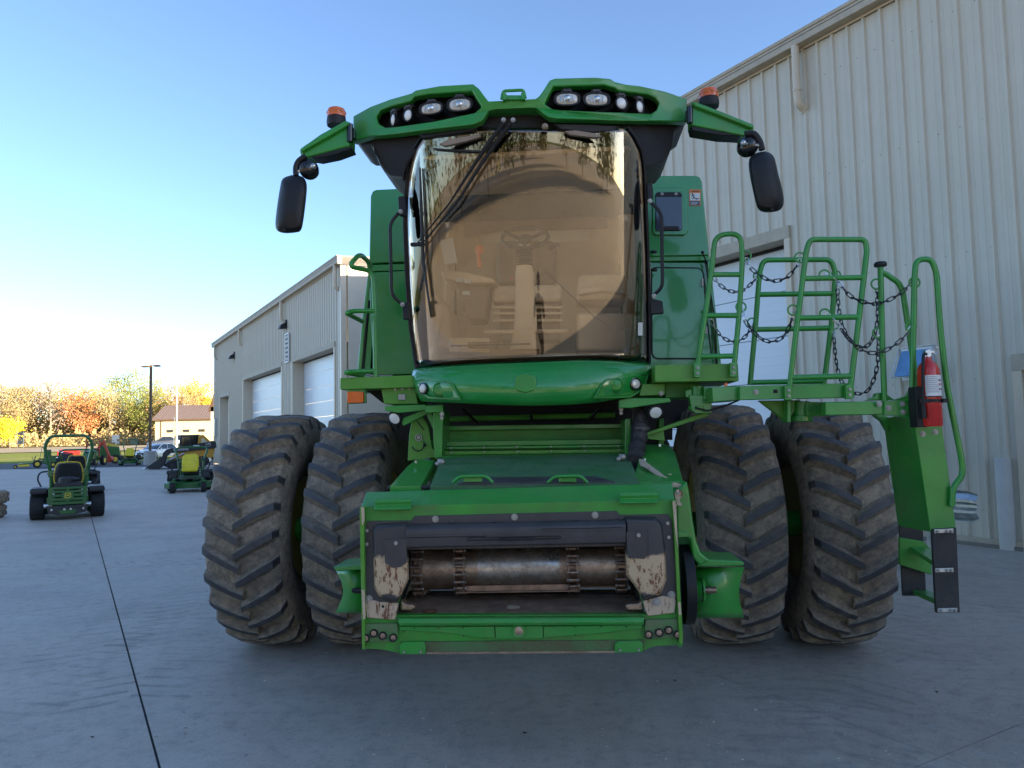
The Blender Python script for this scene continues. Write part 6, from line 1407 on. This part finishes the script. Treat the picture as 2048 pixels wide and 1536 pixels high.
for k in range(2):
    for z in (763, 771, 780): wrap('label_symbol', (853-z-4)*px_, (853-z)*px_, .45+k*.3, .62+k*.3, M['ink'] if z != 771 else M['red'], lb_, .0018, 3)
b = MB(); n = 5; r = rd+.0015; b.add([(r*sin(a), -r*cos(a), z*px_) for a, z in ((.45, 853-812), (1.15, 853-805), (1.15, 853-819))], [(0, 1, 2)]); mk('white_triangle', b, M['label'], fe)
b = MB(); b.lathe([(rd+.003, 0), (rd+.003, .018)], (0, 0, (853-807)*px_), (0, 0, 1), 32, cap=False); b.box((.0+rd, -.03, (853-804)*px_), (.03, .05, .022)); b.box((-rd*.9, -rd*.55, (853-804)*px_), (.05, .04, .022)); mk('strap', b, M['black'], fe)
b = MB(); b.lathe([(rd+.002, 0), (rd+.002, .006)], (0, 0, (853-797)*px_), (0, 0, 1), 32, cap=False); mk('hose_band', b, M['black'], fe)
b = MB(); b.box((-rd*.95, rd*.4, (853-815)*px_), (.06, rd*1.6, .23)); mk('bracket', b, M['black'], fe, bevel=.004)
b = MB(); b.cyl((0, 0, Hh+.015), (0, 0, Hh+.05), .018, 12); b.box((.005, -.01, Hh+.045), (.05, .03, .014)); b.prism([(-.02, -.015, Hh+.055), (.055, -.015, Hh+.075), (.06, -.015, Hh+.068), (-.01, -.015, Hh+.045)], (0, .03, 0)); mk('valve', b, M['galv'], fe, bevel=.002)
b = MB(); b.tube([(.035+.018*cos(t), -.02, Hh+.05+.016*sin(t)) for t in [2*pi*i/14 for i in range(14)]], .003, 5, closed=True); b.cyl((-.005, -.03, Hh+.03), (-.005, -.022, Hh+.03), .014, 12); mk('pull_pin', b, M['galv'], fe)
b = MB(); b.tube(cr([(-.01, -.02, Hh+.03), (-.035, -.035, Hh+.03), (-.05, -.05, Hh-.03), (-.058, -.055, Hh-.12), (-.06, -.05, Hh-.22), (-.06, -.05, Hh-.27)], 6), .0085, 8); b.cyl((-.06, -.05, Hh-.26), (-.06, -.05, Hh-.33), .013, 10); mk('hose', b, M['black'], fe)

# ================================================================ trees
def leafmat(name, c1, c2, c3):
    m, nt, b = new_mat(name); n = noise(nt, .55, 4, .6); n2 = noise(nt, 2.6, 3, .7)
    c = ramp(nt, n, [(.35, c1), (.65, c2)]); c = mixc(nt, ramp(nt, n2, [(.5, 0), (.7, .7)]), c, c3)
    nt.links.new(c, b.inputs['Base Color']); b.inputs['Roughness'].default_value = .8; b.inputs['Specular IOR Level'].default_value = .2
    b.inputs['Transmission Weight'].default_value = 0
    return m
LM = {'olive': leafmat('olive autumn leaves', (.19, .18, .05), (.32, .28, .08), (.44, .36, .12)), 'tan': leafmat('tan autumn leaves', (.26, .18, .08), (.38, .28, .11), (.48, .37, .18)),
      'green': leafmat('yellow green leaves', (.10, .13, .03), (.22, .23, .05), (.35, .31, .08)), 'gold': leafmat('golden leaves', (.50, .26, .02), (.66, .38, .04), (.72, .48, .08)),
      'red': leafmat('orange red leaves', (.42, .14, .05), (.55, .22, .08), (.60, .30, .12)), 'yellow': leafmat('bright yellow leaves', (.70, .52, .02), (.85, .66, .03), (.60, .50, .04)),
      'bare': leafmat('pale sparse leaves', (.38, .26, .18), (.50, .36, .24), (.56, .42, .3)), 'dgreen': leafmat('dark evergreen leaves', (.05, .08, .02), (.09, .12, .03), (.15, .16, .05))}
BARK = [mat('grey bark', (.14, .105, .08), .9, var=.3), mat('pale bark', (.26, .20, .14), .9, var=.25)]
KIND = {'olive': 'tall tree with olive yellow leaves', 'tan': 'tall tree with tan brown leaves', 'green': 'broad tree with yellow green leaves', 'gold': 'tree with golden leaves', 'red': 'tree with an orange red crown', 'yellow': 'bright yellow bushy tree', 'bare': 'nearly bare tree with pale sparse leaves', 'dgreen': 'dark green tree'}
def tree(x, y, z, h, w, kind, label, dens=1.0, low=.12, seed=0, behind=False, leaf=.27):
    rnd = random.Random(seed); t = empty('autumn_tree', label, 'tree', (x, y, z), 0, 'trees of the autumn wood' if not behind else 'trees behind the camera')
    b = MB(); tips = []
    n = 6; tk = [Vec((rnd.uniform(-.25, .25)*i*.3, rnd.uniform(-.2, .2)*i*.3, h*.82*i/n)) for i in range(n+1)]
    b.tube(tk, [h*.013*(1-.13*i) for i in range(n+1)], 6)
    for k in range(11 if not behind else 5):
        f = rnd.uniform(.22, .85); base_ = tk[0].lerp(tk[-1], f); base_ = tk[int(f*n)].lerp(tk[min(n, int(f*n)+1)], f*n-int(f*n)); a = rnd.uniform(0, 2*pi); L = w*.5*rnd.uniform(.6, 1.0)*(1-.45*abs(f-.45))
        mid = base_+Vec((cos(a)*L*.5, sin(a)*L*.5, L*.35)); tip = base_+Vec((cos(a)*L, sin(a)*L, L*rnd.uniform(.5, 1.1)))
        b.tube([base_, mid, tip], [h*.008, h*.005, h*.0015], 5); tips += [tip, mid]
        for _ in range(3):
            a2 = a+rnd.uniform(-1, 1); e = mid.lerp(tip, rnd.random())+Vec((cos(a2), sin(a2), rnd.uniform(.2, 1.2)))*L*.4; b.tube([mid.lerp(tip, .4), e], [h*.003, h*.001], 4); tips.append(e)
    mk('trunk', b, BARK[seed % 2], t)
    tips += [tk[-1], tk[-2]]
    c = MB(); N = int(3600*dens*(w/7)*(h/12)) if not behind else int(1500*dens)
    for _ in range(int(24*w/7)):
        f = rnd.uniform(low, .95); rr_ = w*.5*sqrt(max(.08, 1-((f-.5)/.55)**2))*rnd.uniform(.2, 1); a = rnd.uniform(0, 2*pi); tips.append(Vec((cos(a)*rr_, sin(a)*rr_*.8, h*f)))
    tips.append(Vec((0, 0, h*.93)))
    for _ in range(N):
        q = rnd.choice(tips); s_ = w*.12*(.5+rnd.random())
        p_ = q+Vec((rnd.gauss(0, s_), rnd.gauss(0, s_), rnd.gauss(0, s_*.8)))
        if p_.z < h*low*.6 or p_.z > h*1.02: continue
        l = leaf*rnd.uniform(.5, 1.2)*(1 if not behind else 1.6); u = Vec((rnd.gauss(0, 1), rnd.gauss(0, 1), rnd.gauss(0, 1))).normalized(); v_ = u.orthogonal().normalized()
        c.add([p_-u*l*.5, p_+v_*l*.4, p_+u*l*.6, p_-v_*l*.35], [(0, 1, 2, 3)])
    mk('crown', c, LM[kind], t, smooth=False)
    return t
W_ = [(-70, 752, 95, 'olive', 1, 'at the far left edge'), (-25, 760, 80, 'tan', 1, 'left of the yellow bush'), (20, 746, 75, 'bare', .5, 'behind the bright yellow bush'), (14, 775, 70, 'tan', 1.2, 'just behind the yellow bush'), (52, 768, 70, 'olive', 1, 'between yellow bush and near mower'), (85, 762, 70, 'tan', 1.1, 'left above the near roll bar'),
      (104, 722, 78, 'bare', .33, 'tallest, above the near mower'), (135, 724, 60, 'bare', .28, 'second tallest, right of the tallest'), (118, 768, 60, 'olive', 1.2, 'right above the near roll bar'), (165, 764, 58, 'red', 1.1, 'above the red backhoe'), (150, 790, 60, 'tan', 1, 'just left of the orange crown'), (196, 766, 60, 'olive', 1.2, 'right of the orange crown'), (222, 770, 58, 'tan', 1, 'above the distant small mower'),
      (263, 736, 95, 'green', 1.2, 'large, left of the light pole'), (238, 765, 50, 'green', 1.2, 'left beside the large green tree'), (300, 752, 65, 'green', 1.2, 'at the light pole'), (330, 748, 56, 'bare', .35, 'just right of the light pole'), (338, 788, 52, 'red', 1.2, 'above the shed roof'), (322, 775, 50, 'tan', 1, 'behind the shed left end'), (364, 742, 50, 'bare', .8, 'above the middle of the shed roof'), (393, 742, 50, 'gold', 1.7, 'above the shed, nearer the garage'),
      (424, 758, 48, 'gold', 1.6, 'at the garage corner'), (375, 770, 56, 'tan', 1.1, 'behind the shed roof right part'), (450, 765, 60, 'olive', 1, 'hidden partly by the garage')]
for i, (px, ty, wp, kd, dn, where) in enumerate(W_):
    Y = 152+(i*37 % 22); z = hz(Y); top = D(px, ty, Y); h = top.z-z; tree(top.x, Y, z, h, wp*Y/FPX*1.15, kd, '%s, %s' % (KIND[kd], where), dn, seed=i+1)
p = D(20, 893, 128); tree(p.x, 128, hz(128), D(20, 833, 128).z-hz(128), 40*128/FPX, 'yellow', 'bright yellow bushy tree standing alone before the wood at far left', 1.6, low=.0, seed=77, leaf=.28)
b = MB(); rnd = random.Random(5)
for _ in range(42000):
    px = rnd.uniform(-120, 520); Y = rnd.uniform(165, 190); z = hz(Y); hh_ = 7.5+2*sin(px*.05)+1.5*sin(px*.13)
    p_ = D(px, 880, Y); p_.z = z+rnd.random()**1.2*hh_; l = rnd.uniform(.2, .5); u = Vec((rnd.gauss(0, 1), rnd.gauss(0, 1), rnd.gauss(0, 1))).normalized(); v_ = u.orthogonal().normalized()
    b.add([p_-u*l, p_+v_*l*.7, p_+u*l, p_-v_*l*.7], [(0, 1, 2, 3)])
mk('wood', b, LM['tan'], kind='stuff', smooth=False)
b = MB()
for _ in range(9000):
    px = rnd.uniform(-120, 520); Y = rnd.uniform(138, 152); z = hz(Y); p_ = D(px, 880, Y); p_.z = z+rnd.random()**1.6*(2.4+.5*sin(px*.21)+.6*sin(px*.37+1)+.5*sin(px*.13)); l = rnd.uniform(.12, .32); u = Vec((rnd.gauss(0, 1), rnd.gauss(0, 1), rnd.gauss(0, 1.6))).normalized(); v_ = u.orthogonal().normalized()
    b.add([p_-u*l, p_+v_*l*.6, p_+u*l, p_-v_*l*.6], [(0, 1, 2, 3)])
mk('undergrowth', b, LM['tan'], kind='stuff', smooth=False)
# trees behind the camera that the cab glass mirrors
for i, (x, y, h, kd) in enumerate([(-22, -42, 17, 'olive'), (-16, -58, 16, 'green'), (-32, -34, 17, 'tan'), (-44, -22, 18, 'green'), (48, -72, 22, 'green'), (60, -80, 24, 'olive'), (75, -92, 22, 'green'), (36, -86, 21, 'olive'), (26, -100, 20, 'tan'), (-10, -80, 15, 'tan'), (4, -125, 14, 'olive')]):
    tree(x, y, 0, h, 17, kd, 'tree behind the camera, '+['far left of the mirrored row', 'left, pale green', 'left, tan', 'outermost left green', 'right, green', 'right, tallest olive', 'right, wide green', 'right, farthest olive', 'outermost right tan', 'near the middle, tan', 'near the middle, olive'][i], 2.2, seed=100+i, behind=True, leaf=.5)

# the photographer, mirrored in the cab glass
def person(loc, rz):
    pr_ = empty('person', 'person in dark green jacket and black trousers photographing, mirrored in the cab glass', 'person', loc, rz)
    J = {'pelvis': (0, 0, .96, .135), 'waist': (0, 0, 1.08, .125), 'chest': (0, .01, 1.30, .155), 'neck0': (0, .01, 1.47, .07), 'neck': (0, -.0, 1.53, .055)}
    V_ = [(0, 0, .96, .14), (0, 0, 1.10, .13), (0, .01, 1.28, .155), (0, .01, 1.43, .11), (0, 0, 1.52, .055)]
    E = [(0, 1), (1, 2), (2, 3), (3, 4)]
    for s_ in (-1, 1):
        k = len(V_); V_ += [(s_*.19, .01, 1.42, .065), (s_*.27, .06, 1.20, .052), (s_*.20, .26, 1.36, .042), (s_*.09, .36, 1.50, .034)]; E += [(3, k), (k, k+1), (k+1, k+2), (k+2, k+3)]
        k = len(V_); V_ += [(s_*.10, 0, .88, .095), (s_*.12, .01, .50, .068), (s_*.13, -.02, .12, .05), (s_*.135, .0, .06, .05), (s_*.14, .16, .04, .038)]; E += [(0, k), (k, k+1), (k+1, k+2), (k+2, k+3), (k+3, k+4)]
    me = bpy.data.meshes.new('body'); me.from_pydata([v[:3] for v in V_], E, []); o = bpy.data.objects.new('body', me); sc.collection.objects.link(o); o.parent = pr_
    sk = o.modifiers.new('skin', 'SKIN'); sk.use_smooth_shade = True
    for i, v in enumerate(V_): me.skin_vertices[0].data[i].radius = (v[3], v[3]*(.75 if i < 4 else 1)); me.skin_vertices[0].data[i].use_root = (i == 0)
    o.modifiers.new('sub', 'SUBSURF').render_levels = 2
    me.materials.append(mat('dark green jacket', (.022, .045, .035), .8))
    skn = mat('skin', (.50, .30, .21), .6)
    h = MB(); h.ball((0, .01, 1.66), .098, 20, sc=(.86, 1.0, 1.2)); h.ball((0, .115, 1.64), .018, 8, sc=(.8, 1, 1.4)); h.ball((-.085, .01, 1.65), .025, 8, sc=(.4, .7, 1)); h.ball((.085, .01, 1.65), .025, 8, sc=(.4, .7, 1)); mk('head', h, skn, o)
    h = MB(); h.ball((0, -.012, 1.69), .104, 18, sc=(.9, 1.0, 1.1)); mk('hair', h, mat('dark hair', (.02, .014, .01), .7), o)
    for s_ in (-1, 1):
        h = MB(); c_ = Vec((s_*.085, .385, 1.53)); h.ball(c_, .04, 10, sc=(.5, .8, 1.1))
        for f in range(4): h.tube([c_+Vec((0, .02, .03-.022*f)), c_+Vec((-s_*.03, .055, .034-.023*f)), c_+Vec((-s_*.06, .05, .034-.023*f))], [.0095, .009, .007], 6)
        h.tube([c_+Vec((0, -.01, -.02)), c_+Vec((-s_*.03, -.015, .0)), c_+Vec((-s_*.055, -.01, .015))], [.011, .010, .008], 6); mk('hand', h, skn, o)
    b_ = MB(); b_.prism([(-.10, 0, .0)]*1+[(.10, 0, 0), (.12, 0, -.52), (-.12, 0, -.52)], (0, .0, 0)) if False else None
    for s_ in (-1, 1):
        t = MB(); t.tube([(s_*.10, 0, .98), (s_*.115, .01, .70), (s_*.12, .0, .48), (s_*.13, -.01, .10)], [.118, .095, .078, .075], 14); mk('trouser_leg', t, M['mdark'], o)
        t = MB(); t.ball((s_*.14, .06, .05), .1, 12, sc=(.55, 1.4, .5)); mk('boot', t, M['black'], o)
    return pr_
pp = person((.02, -.50, 0), 0)
ph = MB(); ph.box((0, 0, 0), (.155, .009, .074)); mk('phone', ph, M['black_gloss'], None, bevel=.004, loc=(.02, -.085, 1.56), label='black phone held up by the person behind the camera', cat='phone')
